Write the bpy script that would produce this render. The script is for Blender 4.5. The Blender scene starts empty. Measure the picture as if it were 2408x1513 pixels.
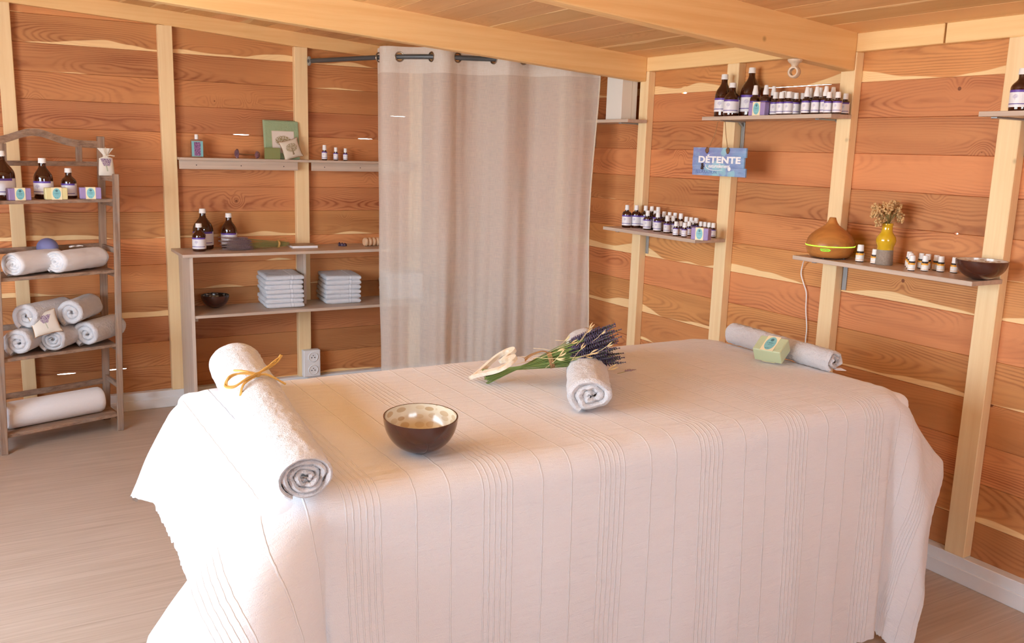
import bpy, bmesh, math, random
import numpy as np
from mathutils import Vector, Matrix, Euler
from mathutils import noise as mnoise

S = bpy.context.scene
COL = S.collection
R = math.radians
PI = math.pi
random.seed(7)

# ------------------------------------------------------------------ camera
F = 2111.5
YAW, PITCH, ROLL = R(30.481), R(10.775), R(1.6976)
CAMZ = 1.48
_f = np.array([math.sin(YAW) * math.cos(PITCH), math.cos(YAW) * math.cos(PITCH), -math.sin(PITCH)])
_r = np.array([math.cos(YAW), -math.sin(YAW), 0.0])
_u = np.cross(_r, _f)
_rt = math.cos(ROLL) * _r + math.sin(ROLL) * _u
_up = -math.sin(ROLL) * _r + math.cos(ROLL) * _u
CM = np.array([_rt, -_up, _f])
CC = np.array([0, 0, CAMZ])


def ray(px, py):
    return CM.T @ np.array([(px - 1204) / F, (py - 756.5) / F, 1.0])


def on_z(px, py, z):
    d = ray(px, py)
    return CC + d * ((z - CAMZ) / d[2])


def on_x(px, py, x):
    d = ray(px, py)
    return CC + d * (x / d[0])


def on_y(px, py, y):
    d = ray(px, py)
    return CC + d * (y / d[1])


cam_d = bpy.data.cameras.new('camera')
cam = bpy.data.objects.new('camera', cam_d)
COL.objects.link(cam)
cam_d.sensor_fit = 'HORIZONTAL'
cam_d.sensor_width = 36
cam_d.lens = 36 * F / 2408
cam_d.clip_start = 0.02
mw = Matrix.Identity(4)
for i in range(3):
    mw[i][0] = _rt[i]
    mw[i][1] = _up[i]
    mw[i][2] = -_f[i]
mw[2][3] = CAMZ
cam.matrix_world = mw
S.camera = cam


# ------------------------------------------------------------------ nodes
def lin(c):
    return tuple((v / 255 / 12.92) if v / 255 <= 0.04045 else ((v / 255 + 0.055) / 1.055) ** 2.4 for v in c) + (1.0,)


class NT:
    def __init__(self, name):
        self.m = bpy.data.materials.new(name)
        self.m.use_nodes = True
        self.t = self.m.node_tree
        self.t.nodes.clear()
        self.out = self.t.nodes.new('ShaderNodeOutputMaterial')

    def put(self, sock, v):
        if isinstance(v, bpy.types.NodeSocket):
            self.t.links.new(v, sock)
        elif v is not None:
            sock.default_value = v

    def n(self, kind, ins=None, out=0, **kw):
        nd = self.t.nodes.new(kind)
        for k, v in kw.items():
            setattr(nd, k, v)
        if ins:
            if isinstance(ins, dict):
                for k, v in ins.items():
                    self.put(nd.inputs[k], v)
            else:
                for i, v in enumerate(ins):
                    self.put(nd.inputs[i], v)
        return nd.outputs[out]

    def math(self, op, *a, clamp=False):
        return self.n('ShaderNodeMath', list(a), operation=op, use_clamp=clamp)

    def mix(self, fac, a, b, blend='MIX'):
        nd = self.t.nodes.new('ShaderNodeMix')
        nd.data_type = 'RGBA'
        nd.blend_type = blend
        self.put(nd.inputs[0], fac)
        self.put(nd.inputs[6], a)
        self.put(nd.inputs[7], b)
        return nd.outputs[2]

    def mapr(self, v, a, b, c=0.0, d=1.0, smooth=False):
        nd = self.t.nodes.new('ShaderNodeMapRange')
        nd.interpolation_type = 'SMOOTHSTEP' if smooth else 'LINEAR'
        for i, x in enumerate((v, a, b, c, d)):
            self.put(nd.inputs[i], x)
        return nd.outputs[0]

    def xyz(self, x=0.0, y=0.0, z=0.0):
        return self.n('ShaderNodeCombineXYZ', [x, y, z])

    def sep(self, v):
        nd = self.t.nodes.new('ShaderNodeSeparateXYZ')
        self.t.links.new(v, nd.inputs[0])
        return nd.outputs

    def noise(self, v, scale=5.0, detail=2.0, rough=0.5, out=0):
        return self.n('ShaderNodeTexNoise', {'Vector': v, 'Scale': scale, 'Detail': detail, 'Roughness': rough}, out=out)

    def bump(self, h, strength=0.3, dist=0.01):
        return self.n('ShaderNodeBump', {'Height': h, 'Strength': strength, 'Distance': dist})

    def bsdf(self, color, rough=0.6, normal=None, **kw):
        nd = self.t.nodes.new('ShaderNodeBsdfPrincipled')
        self.put(nd.inputs['Base Color'], color)
        self.put(nd.inputs['Roughness'], rough)
        if normal is not None:
            self.t.links.new(normal, nd.inputs['Normal'])
        for k, v in kw.items():
            self.put(nd.inputs[k.replace('_', ' ')], v)
        return nd.outputs[0]

    def done(self, sh):
        self.t.links.new(sh, self.out.inputs[0])
        return self.m


def plain(name, c, rough=0.6, **kw):
    t = NT(name)
    return t.done(t.bsdf(lin(c), rough, **kw))


def plank_mat(name, heart, dark, sap, sapw=0.03, ring=0.009, contrast=0.55, value=0.13, knot=0.55):
    t = NT(name)
    uv = t.sep(t.n('ShaderNodeUVMap', uv_map='UVMap'))
    pd = t.sep(t.n('ShaderNodeUVMap', uv_map='pid'))
    u, v = uv[0], uv[1]
    r1, r2 = pd[0], pd[1]
    sd = t.math('MULTIPLY', r1, 61.0)
    cv = t.math('MULTIPLY_ADD', r2, 0.16, -0.01)
    n1 = t.noise(t.xyz(t.math('MULTIPLY', u, 1.0), t.math('MULTIPLY', v, 2.0), sd), 1.0, 2.0)
    depth = t.mapr(n1, 0.34, 0.68, 0.0, 0.11)
    kn = t.t.nodes.new('ShaderNodeTexVoronoi')
    kn.voronoi_dimensions = '3D'
    t.put(kn.inputs['Vector'], t.xyz(u, t.math('MULTIPLY', v, 1.0), t.math('MULTIPLY', r1, 9.0)))
    kn.inputs['Scale'].default_value = 4.6
    kd = t.math('DIVIDE', kn.outputs['Distance'], 4.6)
    kc = t.sep(kn.outputs['Color'])
    has = t.math('GREATER_THAN', kc[0], knot)
    krad = t.mapr(kc[1], 0, 1, 0.005, 0.012)
    swirl = t.math('MULTIPLY', t.math('MULTIPLY', t.mapr(kd, 0.06, 0.0, 0, 1, True), 0.035), has)
    dv = t.math('SUBTRACT', v, cv)
    rad = t.math('SQRT', t.math('ADD', t.math('MULTIPLY', dv, dv), t.math('MULTIPLY', depth, depth)))
    wob = t.noise(t.xyz(t.math('MULTIPLY', u, 3.2), t.math('MULTIPLY', v, 13.0), sd), 1.0, 4.0, 0.6)
    rad = t.math('ADD', t.math('ADD', rad, swirl), t.math('MULTIPLY', wob, 0.016))
    rings = t.math('SINE', t.math('MULTIPLY', rad, 2 * PI / ring))
    rings = t.math('POWER', t.math('MULTIPLY_ADD', rings, 0.5, 0.5), 2.2)
    soft = t.noise(t.xyz(t.math('MULTIPLY', u, 1.2), t.math('MULTIPLY', v, 14.0), sd), 1.0, 2.0)
    fib = t.noise(t.xyz(t.math('MULTIPLY', u, 9.0), t.math('MULTIPLY', v, 330.0), sd), 1.0, 2.0)
    fade = t.noise(t.xyz(t.math('MULTIPLY', u, 1.7), t.math('MULTIPLY', v, 9.0), t.math('ADD', sd, 5.0)), 1.0, 2.0)
    fac = t.math('MULTIPLY', t.math('MULTIPLY', rings, t.mapr(fade, 0.36, 0.62, 0.12, 1.0, True)), t.mapr(soft, 0.3, 0.7, 0.35 * contrast, contrast))
    fac = t.math('ADD', fac, t.mapr(soft, 0.45, 0.75, 0.0, 0.35))
    fac = t.math('ADD', fac, t.math('MULTIPLY', t.math('SUBTRACT', fib, 0.5), 0.25), clamp=True)
    col = t.mix(fac, lin(heart), lin(dark))
    big = t.noise(t.xyz(t.math('MULTIPLY', u, 0.8), t.math('MULTIPLY', v, 4.0), sd), 1.0, 1.0)
    hsv = t.t.nodes.new('ShaderNodeHueSaturation')
    t.put(hsv.inputs['Color'], col)
    t.put(hsv.inputs['Value'], t.math('ADD', t.mapr(r2, 0, 1, 1 - value, 1 + value), t.mapr(big, 0.3, 0.7, -0.08, 0.08)))
    t.put(hsv.inputs['Hue'], t.mapr(r1, 0, 1, 0.493, 0.507))
    col = hsv.outputs[0]
    sn = t.noise(t.xyz(t.math('MULTIPLY', u, 2.2), 0.0, sd), 1.0, 1.5)
    sw = t.math('MULTIPLY', t.mapr(r1, 0.15, 1.0, -0.9, 0.75), sapw)
    edge = t.math('ADD', sw, t.math('MULTIPLY', t.math('SUBTRACT', sn, 0.5), sapw * 4.0))
    sm = t.mapr(t.math('SUBTRACT', edge, v), -0.001, 0.004, 0, 1, True)
    fac2 = t.math('MULTIPLY', fac, 0.35)
    col = t.mix(sm, col, t.mix(fac2, lin(sap), lin(heart)))
    k1 = t.math('MULTIPLY', t.mapr(kd, t.math('MULTIPLY', krad, 1.05), t.math('MULTIPLY', krad, 0.85), 0, 1, True), has)
    k2 = t.math('MULTIPLY', t.mapr(kd, t.math('MULTIPLY', krad, 0.85), t.math('MULTIPLY', krad, 0.6), 0, 1, True), has)
    dk = tuple(c * 0.42 for c in lin(dark)[:3]) + (1,)
    col = t.mix(t.math('MULTIPLY', k1, 0.85), col, dk)
    col = t.mix(t.math('MULTIPLY', k2, 0.7), col, tuple(c * 0.75 for c in lin(dark)[:3]) + (1,))
    return t.done(t.bsdf(col, 0.62))


def stick_mat(name, base, dark, axis='Z', scale=1.0, rough=0.65, contrast=0.5, knots=True, weather=0.0):
    """sawn timber or laminate with grain along one local axis"""
    t = NT(name)
    tc = t.n('ShaderNodeTexCoord', out=3)
    oi = t.n('ShaderNodeObjectInfo', out=5)
    p = t.sep(tc)
    k = [45.0 * scale] * 3
    k['XYZ'.index(axis)] = 1.6 * scale
    vec = t.xyz(t.math('MULTIPLY', p[0], k[0]), t.math('MULTIPLY', p[1], k[1]),
                t.math('MULTIPLY_ADD', p[2], k[2], t.math('MULTIPLY', oi, 37.0)))
    g = t.noise(vec, 1.0, 3.0, 0.55)
    fine = t.noise(vec, 5.5, 2.0, 0.6)
    fac = t.math('ADD', t.mapr(g, 0.35, 0.68, 0, contrast), t.math('MULTIPLY', t.math('SUBTRACT', fine, 0.45), contrast * 0.7), clamp=True)
    col = t.mix(fac, lin(base), lin(dark))
    if knots:
        kn = t.t.nodes.new('ShaderNodeTexVoronoi')
        t.put(kn.inputs['Vector'], t.n('ShaderNodeVectorMath', [tc, t.xyz(oi, oi, t.math('MULTIPLY', oi, 7.0))], operation='ADD'))
        kn.inputs['Scale'].default_value = 6.0
        kd = t.math('DIVIDE', kn.outputs['Distance'], 6.0)
        has = t.math('GREATER_THAN', t.sep(kn.outputs['Color'])[0], 0.55)
        km = t.math('MULTIPLY', t.mapr(kd, 0.014, 0.002, 0, 0.8, True), has)
        col = t.mix(km, col, tuple(c * 0.6 for c in lin(dark)[:3]) + (1,))
    if weather:
        w = t.noise(tc, 9.0, 4.0, 0.7)
        col = t.mix(t.mapr(w, 0.45, 0.7, 0, weather), col, lin((140, 135, 130)))
    return t.done(t.bsdf(col, rough))


def cloth_mat(name, c, scale=900.0, strength=0.35, dist=0.004, sheen=0.3, dirt=0.0):
    t = NT(name)
    tc = t.n('ShaderNodeTexCoord', out=3)
    a = t.noise(tc, scale, 2.0, 0.7)
    b = t.noise(tc, scale * 0.16, 3.0, 0.6)
    h = t.math('ADD', t.math('MULTIPLY', a, 0.5), b)
    base = lin(c)
    col = t.mix(t.mapr(b, 0.35, 0.65, 0, 0.12 + dirt), base, tuple(v * 0.82 for v in base[:3]) + (1,))
    return t.done(t.bsdf(col, 0.95, t.bump(h, strength, dist), Sheen_Weight=sheen))


M = {}
M['plank'] = plank_mat('reddish_larch_planks', (207, 142, 88), (154, 86, 46), (248, 214, 158), sapw=0.042, contrast=0.72, value=0.2, knot=0.45)
M['ceil'] = plank_mat('pale_larch_ceiling_boards', (236, 190, 132), (206, 150, 94), (246, 214, 160), sapw=0.03, contrast=0.5, value=0.14, knot=0.45)
M['pine_z'] = stick_mat('pale_pine_upright', (246, 219, 172), (232, 195, 140), 'Z', contrast=0.5)
M['pine_x'] = stick_mat('pale_pine_beam', (242, 202, 142), (226, 174, 110), 'X', contrast=0.5)
M['pine_y'] = stick_mat('pale_pine_plate', (244, 210, 152), (230, 186, 122), 'Y', contrast=0.5)
M['lam_x'] = stick_mat('grey_oak_laminate_lengthwise', (208, 188, 170), (172, 150, 132), 'X', 1.2, 0.42, 0.55, False)
M['lam_y'] = stick_mat('grey_oak_laminate_wallwise', (208, 188, 170), (172, 150, 132), 'Y', 1.2, 0.42, 0.55, False)
M['lam_z'] = stick_mat('grey_oak_laminate_upright', (212, 194, 178), (180, 158, 142), 'Z', 1.2, 0.42, 0.5, False)
M['old_x'] = stick_mat('weathered_wood_crosswise', (172, 140, 116), (114, 86, 68), 'X', 1.6, 0.8, 0.8, False, 0.45)
M['old_y'] = stick_mat('weathered_wood_depthwise', (172, 140, 116), (114, 86, 68), 'Y', 1.6, 0.8, 0.8, False, 0.45)
M['old_z'] = stick_mat('weathered_wood_upright', (172, 140, 116), (114, 86, 68), 'Z', 1.6, 0.8, 0.8, False, 0.45)
M['white'] = plain('white_paint', (232, 235, 238), 0.45)
M['plastic'] = plain('white_plastic', (238, 240, 242), 0.35)
M['socket'] = plain('socket_hole', (40, 40, 44), 0.5)
M['cap'] = plain('white_cap', (240, 240, 240), 0.4)
M['metal'] = plain('brushed_zinc', (168, 174, 178), 0.4, Metallic=0.6)
M['rod'] = plain('grey_steel_rod', (92, 95, 98), 0.45, Metallic=0.5)
M['ring'] = plain('nickel_ring', (170, 160, 145), 0.28, Metallic=1.0)
M['dark'] = plain('dark_edge', (60, 50, 45), 0.6)
M['amber'] = plain('amber_glass', (66, 28, 13), 0.07, Transmission_Weight=0.25, IOR=1.5, Coat_Weight=0.6, Coat_Roughness=0.04)
M['terry'] = cloth_mat('white_terry', (224, 222, 225), 420, 1.0, 0.007)
M['cotton'] = cloth_mat('white_cotton', (236, 234, 236), 1200, 0.2, 0.002)
M['linen'] = cloth_mat('natural_linen', (222, 206, 184), 1400, 0.4, 0.002)
M['green_terry'] = cloth_mat('sage_terry', (164, 186, 146), 500, 0.8, 0.006)
M['raffia'] = plain('raffia', (204, 158, 82), 0.6)
M['twine'] = plain('jute_twine', (166, 124, 82), 0.85)
M['stem'] = plain('green_stem', (120, 140, 72), 0.7)
M['stem_dry'] = plain('dry_stem', (150, 138, 82), 0.75)
M['lav'] = plain('lavender_flower', (108, 96, 112), 0.85)
M['lav2'] = plain('dark_lavender_flower', (88, 72, 96), 0.85)
M['lav_dry'] = plain('dried_lavender_flower', (158, 130, 136), 0.85)
M['oat'] = plain('dry_oat_husk', (236, 212, 160), 0.6)
M['purple'] = plain('purple_print', (92, 62, 158), 0.5)
M['teal'] = plain('teal_print', (128, 190, 196), 0.5)
M['cream'] = plain('cream_paper', (240, 226, 188), 0.6)
M['teal_dark'] = plain('dark_teal_print', (50, 92, 104), 0.5)


def label_mat(name, band, body, line, logo, top=0.86):
    """bottle label wrapped on UV: u round the bottle, v up: coloured band, thin line, faint tree mark"""
    t = NT(name)
    uv = t.sep(t.n('ShaderNodeUVMap', uv_map='UVMap'))
    u, v = uv[0], uv[1]
    col = lin(body)

    def rect(u0, u1, v0, v1):
        a = t.math('MULTIPLY', t.math('GREATER_THAN', u, u0), t.math('LESS_THAN', u, u1))
        b = t.math('MULTIPLY', t.math('GREATER_THAN', v, v0), t.math('LESS_THAN', v, v1))
        return t.math('MULTIPLY', a, b)
    # faint tree mark
    du = t.math('MULTIPLY', t.math('SUBTRACT', u, 0.36), 1.75)
    dv = t.math('SUBTRACT', v, 0.62)
    d = t.math('SQRT', t.math('ADD', t.math('MULTIPLY', du, du), t.math('MULTIPLY', dv, dv)))
    spk = t.noise(t.xyz(t.math('MULTIPLY', u, 60.0), t.math('MULTIPLY', v, 22.0), 0.0), 1.0, 2.0)
    tree = t.math('MULTIPLY', t.mapr(d, 0.15, 0.10, 0, 1), t.math('GREATER_THAN', spk, 0.46))
    trunk = rect(0.354, 0.366, 0.40, 0.60)
    mk = t.math('MAXIMUM', tree, trunk)
    col = t.mix(t.math('MULTIPLY', mk, 0.5), col, lin(logo))
    col = t.mix(rect(0.0, 0.76, top, 2.0), col, lin(band))
    col = t.mix(rect(0.0, 0.74, 0.165, 0.215), col, lin(line))
    return t.done(t.bsdf(col, 0.45))


M['label'] = label_mat('violet_label', (98, 70, 165), (233, 231, 236), (82, 66, 150), (120, 100, 165))
M['olabel'] = label_mat('orange_label', (238, 168, 52), (238, 236, 232), (236, 176, 84), (236, 180, 90), 0.76)


def floor_mat():
    t = NT('grey_oak_laminate_floor')
    p = t.sep(t.n('ShaderNodeTexCoord', out=3))
    row = t.math('FLOOR', t.math('DIVIDE', p[1], 0.19))
    rnd = t.n('ShaderNodeTexWhiteNoise', {'W': row}, out=0, noise_dimensions='1D')
    g = t.noise(t.xyz(t.math('MULTIPLY_ADD', p[0], 3.0, t.math('MULTIPLY', rnd, 20.0)), t.math('MULTIPLY', p[1], 95.0), rnd), 1.0, 3.0)
    g2 = t.noise(t.xyz(t.math('MULTIPLY', p[0], 1.0), t.math('MULTIPLY', p[1], 9.0), rnd), 1.0, 2.0)
    col = t.mix(t.mapr(g, 0.3, 0.7), lin((200, 182, 166)), lin((178, 158, 140)))
    col = t.mix(t.mapr(g2, 0.3, 0.7, 0, 0.45), col, lin((188, 168, 150)))
    fr = t.math('FRACT', t.math('DIVIDE', p[1], 0.19))
    seam = t.math('LESS_THAN', fr, 0.012)
    col = t.mix(t.math('MULTIPLY', seam, 0.35), col, lin((110, 92, 78)))
    return t.done(t.bsdf(col, 0.42, t.bump(g, 0.06, 0.002)))


M['floor'] = floor_mat()


# ------------------------------------------------------------------ mesh helpers
class MB:
    def __init__(self):
        self.v, self.f, self.m, self.uv, self.uv2 = [], [], [], [], []

    def face(self, idx, m=0, uv=None, uv2=None):
        self.f.append(tuple(idx))
        self.m.append(m)
        self.uv.append(uv)
        self.uv2.append(uv2)

    def box(self, x0, x1, y0, y1, z0, z1, m=0, xf=None):
        b = len(self.v)
        for z in (z0, z1):
            for y in (y0, y1):
                for x in (x0, x1):
                    p = Vector((x, y, z))
                    self.v.append(tuple(xf @ p if xf else p))
        for q in ((0, 2, 3, 1), (4, 5, 7, 6), (0, 1, 5, 4), (2, 6, 7, 3), (0, 4, 6, 2), (1, 3, 7, 5)):
            self.face([b + i for i in q], m)
        return self

    def hexa(self, pts, m=0):
        """8 corners, same order as box"""
        b = len(self.v)
        self.v += [tuple(p) for p in pts]
        for q in ((0, 2, 3, 1), (4, 5, 7, 6), (0, 1, 5, 4), (2, 6, 7, 3), (0, 4, 6, 2), (1, 3, 7, 5)):
            self.face([b + i for i in q], m)
        return self

    def bar(self, a, c, w, d, m=0, up=(0, 0, 1)):
        a, c = Vector(a), Vector(c)
        ax = (c - a).normalized()
        s = ax.cross(Vector(up))
        if s.length < 1e-4:
            s = ax.cross(Vector((0, 1, 0)))
        s.normalize()
        t = s.cross(ax)
        pts = []
        for e in (a, c):
            for j in (-1, 1):
                for i in (-1, 1):
                    pts.append(e + s * (i * w / 2) + t * (j * d / 2))
        return self.hexa(pts, m)

    def lathe(self, prof, n=24, c=(0, 0, 0), m=0, cap0=True, cap1=True, xf=None, uvs=False, a0=0.0, a1=2 * PI):
        b = len(self.v)
        full = abs(a1 - a0 - 2 * PI) < 1e-6
        cols = n if full else n + 1
        for (r, z) in prof:
            for i in range(cols):
                a = a0 + (a1 - a0) * i / n
                p = Vector((c[0] + r * math.cos(a), c[1] + r * math.sin(a), c[2] + z))
                self.v.append(tuple(xf @ p if xf else p))
        k = len(prof)
        z0, z1 = prof[0][1], prof[-1][1]
        for j in range(k - 1):
            for i in range(n):
                i2 = (i + 1) % cols
                uv = None
                if uvs:
                    va, vb = (prof[j][1] - z0) / (z1 - z0), (prof[j + 1][1] - z0) / (z1 - z0)
                    uv = [(i / n, va), ((i + 1) / n, va), ((i + 1) / n, vb), (i / n, vb)]
                self.face((b + j * cols + i, b + j * cols + i2, b + (j + 1) * cols + i2, b + (j + 1) * cols + i), m, uv)
        if full:
            if cap0 and prof[0][0] > 1e-5:
                self.face([b + i for i in reversed(range(n))], m)
            if cap1 and prof[-1][0] > 1e-5:
                self.face([b + (k - 1) * cols + i for i in range(n)], m)
        return self

    def tube(self, path, r, n=8, m=0, closed=False, caps=True):
        P = [Vector(p) for p in path]
        b = len(self.v)
        k = len(P)
        up = None
        for i, p in enumerate(P):
            if closed:
                t = (P[(i + 1) % k] - P[i - 1])
            else:
                t = P[min(i + 1, k - 1)] - P[max(i - 1, 0)]
            t.normalize()
            if up is None:
                up = Vector((0, 0, 1)) if abs(t.z) < 0.9 else Vector((1, 0, 0))
            s = t.cross(up).normalized()
            up = s.cross(t).normalized()
            rr = r(i / (k - 1)) if callable(r) else r
            for j in range(n):
                a = 2 * PI * j / n
                self.v.append(tuple(p + (s * math.cos(a) + up * math.sin(a)) * rr))
        for i in range(k if closed else k - 1):
            for j in range(n):
                i2, j2 = (i + 1) % k, (j + 1) % n
                self.face((b + i * n + j, b + i * n + j2, b + i2 * n + j2, b + i2 * n + j), m)
        if caps and not closed:
            self.face([b + j for j in reversed(range(n))], m)
            self.face([b + (k - 1) * n + j for j in range(n)], m)
        return self

    def grid(self, nu, nv, fn, m=0, uvf=None, flip=False):
        b = len(self.v)
        for j in range(nv + 1):
            for i in range(nu + 1):
                self.v.append(tuple(fn(i / nu, j / nv)))
        for j in range(nv):
            for i in range(nu):
                a = b + j * (nu + 1) + i
                q = [a, a + 1, a + nu + 2, a + nu + 1]
                uv = None
                if uvf:
                    uv = [uvf(i / nu, j / nv), uvf((i + 1) / nu, j / nv), uvf((i + 1) / nu, (j + 1) / nv), uvf(i / nu, (j + 1) / nv)]
                if flip:
                    q = q[::-1]
                    uv = uv[::-1] if uv else None
                self.face(q, m, uv)
        return self

    def blob(self, c, rx, ry, rz, n=10, k=6, m=0, jit=0.0):
        b = len(self.v)
        for j in range(k + 1):
            th = PI * j / k
            for i in range(n):
                a = 2 * PI * i / n
                q = 1 + random.uniform(-jit, jit)
                self.v.append((c[0] + rx * q * math.sin(th) * math.cos(a), c[1] + ry * q * math.sin(th) * math.sin(a), c[2] + rz * q * math.cos(th)))
        for j in range(k):
            for i in range(n):
                i2 = (i + 1) % n
                self.face((b + j * n + i, b + (j + 1) * n + i, b + (j + 1) * n + i2, b + j * n + i2), m)
        return self

    def mesh(self, name, mats, smooth=True, angle=40):
        me = bpy.data.meshes.new(name)
        me.from_pydata(self.v, [], self.f)
        for mt in mats:
            me.materials.append(mt)
        me.polygons.foreach_set('material_index', self.m)
        if any(u is not None for u in self.uv):
            for nm, src in (('UVMap', self.uv), ('pid', self.uv2)):
                if not any(u is not None for u in src):
                    continue
                l = me.uv_layers.new(name=nm)
                flat = []
                for f, u in zip(self.f, src):
                    for q in range(len(f)):
                        flat += list(u[q]) if u is not None else [0.0, 0.0]
                l.data.foreach_set('uv', flat)
        me.polygons.foreach_set('use_smooth', [smooth] * len(self.f))
        me.validate()
        me.update()
        if smooth and angle < 180:
            me.set_sharp_from_angle(angle=R(angle))
        return me

    def build(self, name, mats, parent=None, loc=(0, 0, 0), rot=(0, 0, 0), smooth=True, angle=40, bevel=0.0, seg=2):
        if not isinstance(mats, (list, tuple)):
            mats = [mats]
        o = bpy.data.objects.new(name, self.mesh(name, mats, smooth, angle))
        COL.objects.link(o)
        o.location = loc
        o.rotation_euler = rot
        if parent:
            o.parent = parent
        if bevel:
            bv = o.modifiers.new('bevel', 'BEVEL')
            bv.width = bevel
            bv.segments = seg
            bv.limit_method = 'ANGLE'
            bv.angle_limit = R(40)
        return o


def thing(name, label, cat, loc=(0, 0, 0), rot=(0, 0, 0), group=None):
    o = bpy.data.objects.new(name, None)
    COL.objects.link(o)
    o.empty_display_size = 0.05
    o.location = loc
    o.rotation_euler = rot
    return tag(o, label, cat, group)


def tag(o, label, cat, group=None):
    o['label'] = label
    o['category'] = cat
    if group:
        o['group'] = group
    return o


def struct(o):
    o['kind'] = 'structure'
    return o


def dup(root, loc, rz, label, group=None, sc=1.0):
    r = root.copy()
    COL.objects.link(r)
    r.location = loc
    r.rotation_euler = (root.rotation_euler[0], root.rotation_euler[1], rz)
    r.scale = sc if isinstance(sc, tuple) else (sc, sc, sc)
    r['label'] = label
    if group:
        r['group'] = group
    for ch in list(root.children):
        c = ch.copy()
        COL.objects.link(c)
        c.parent = r
        for g in ch.children:
            d = g.copy()
            COL.objects.link(d)
            d.parent = c
    return r


def nz(x, y, z=0.0):
    return mnoise.noise(Vector((x, y, z)))


def sstep(a, b, x):
    t = max(0.0, min(1.0, (x - a) / (b - a)))
    return t * t * (3 - 2 * t)


# ------------------------------------------------------------------ room shell
D1, D2 = 5.196, 2.933        # faces of the studs on the back and right walls
YB, XB = 5.240, 2.977        # faces of the planks behind them
XL, YF = -1.60, -1.25        # left wall and wall behind the camera


def ceil_z(x, y):
    k = D2 - x
    if y >= 3.716:
        return 1.961 + 0.0715 * k + (y - 3.716) / 1.48 * 0.046
    f = max(0.0, min(1.0, (3.716 - y) / 1.28))
    return 1.961 + (0.0715 + 0.0135 * f) * k


def planks(mb, seams, u0, u1, place, slits=(), thick=0.016, extra=()):
    """boards along u between successive seams (heights); place(u, w, d) -> world point, d = depth behind the face"""
    for i in range(len(seams) - 1):
        a, b = seams[i], seams[i + 1]
        us = {u0, u1} | set(extra)
        for (k, s0, s1, h, sl) in slits:
            if k in (i, i + 1):
                for q in range(9):
                    us.add(s0 + (s1 - s0) * q / 8)
        us = sorted(us)
        off, r1, r2 = random.uniform(0, 20), random.random(), random.random()
        base = len(mb.v)
        rows = 6
        for u in us:
            db = [0.0, 0.0]
            dt = [0.0, 0.0]
            for (k, s0, s1, h, sl) in slits:
                if s0 <= u <= s1:
                    e = max(0.0, math.sin(PI * (u - s0) / (s1 - s0))) ** 0.6 * h / 2
                    if k == i:
                        db = [e, (e + sl) if e > 1e-6 else 0.0]
                    if k == i + 1:
                        dt = [-e, (-e + sl) if e > 1e-6 else 0.0]
            g = 0.0016
            for (w, d) in ((a + db[1], thick), (a + db[0], 0.0035), (a + g + db[0], 0.0), (b - g + dt[0], 0.0), (b + dt[0], 0.0035), (b + dt[1], thick)):
                mb.v.append(tuple(place(u, w, d)))
        for c in range(len(us) - 1):
            for r in range(rows - 1):
                q = (base + c * rows + r, base + (c + 1) * rows + r, base + (c + 1) * rows + r + 1, base + c * rows + r + 1)
                ws = (0, 0, 0.001, b - a - 0.001, b - a, b - a)
                uu = (us[c] + off, us[c + 1] + off)
                mb.face(q, 0, [(uu[0], ws[r]), (uu[1], ws[r]), (uu[1], ws[r + 1]), (uu[0], ws[r + 1])], [(r1, r2)] * 4)


SB = [-0.05, 0.094, 0.231, 0.370, 0.513, 0.658, 0.805, 0.950, 1.094, 1.232, 1.376, 1.524, 1.666, 1.803, 1.941, 2.08, 2.22, 2.36]
SR = [-0.05, 0.09, 0.226, 0.368, 0.511, 0.660, 0.812, 0.957, 1.094, 1.236, 1.370, 1.509, 1.645, 1.780, 1.918, 2.05, 2.19, 2.33]

mb = MB()
xs = lambda p, z: float(on_y(p, z, YB)[0])
slits_b = [(2, xs(132, 883), xs(182, 878), 0.0055, -0.0035), (2, xs(250, 871), xs(302, 866), 0.0055, -0.0035),
           (11, xs(548, 317), xs(588, 318), 0.0045, 0.0005), (11, xs(842, 328), xs(878, 330), 0.004, 0.0005),
           (12, xs(918, 275), xs(956, 277), 0.004, 0.001)]
planks(mb, SB, XL, XB + 0.02, lambda u, w, d: (u, YB + d, w), slits_b)
struct(mb.build('wall_back', M['plank'], smooth=False))

mb = MB()
ys = lambda p, z: float(on_x(p, z, XB)[1])
slits_r = [(13, ys(1968, 194), ys(1785, 207), 0.0017, 0.0012), (13, ys(1614, 218), ys(1602, 219), 0.008, 0.0015),
           (9, ys(2251, 557), ys(2243, 557), 0.007, -0.001)]
planks(mb, SR, YF, YB + 0.02, lambda u, w, d: (XB + d, u, w), slits_r)
struct(mb.build('wall_right', M['plank'], smooth=False))

# left wall with the wide window the daylight comes through, wall behind the camera with a smaller one
DY0, DY1, DZ0, DZ1 = 0.85, 3.45, 0.72, 1.98
mb = MB()
SL_ = [0.0, 0.12, 0.24, 0.36, 0.48, 0.60, DZ0, 0.90, 1.09, 1.235, 1.38, 1.525, 1.67, 1.815, DZ1]
lw = lambda u, w, d: (XL - d, u, w)
planks(mb, SL_, YF, DY0, lw)
planks(mb, SL_, DY1, YB + 0.02, lw)
planks(mb, SL_[:7], DY0, DY1, lw)
planks(mb, [DZ1, 2.12, 2.30, 2.50], YF, YB + 0.02, lw)
struct(mb.build('wall_left', M['plank'], smooth=False))
WX0, WX1, WZ0, WZ1 = 0.3, 1.7, 1.06, 1.70
mb = MB()
fr = lambda u, w, d: (u, YF - d, w)
planks(mb, [0.0, 0.16, 0.32, 0.47, 0.63, 0.79, 0.94, WZ0], XL - 0.02, XB + 0.02, fr)
planks(mb, [WZ0, 1.24, 1.38, 1.52, WZ1], XL - 0.02, WX0, fr)
planks(mb, [WZ0, 1.24, 1.38, 1.52, WZ1], WX1, XB + 0.02, fr)
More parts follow.
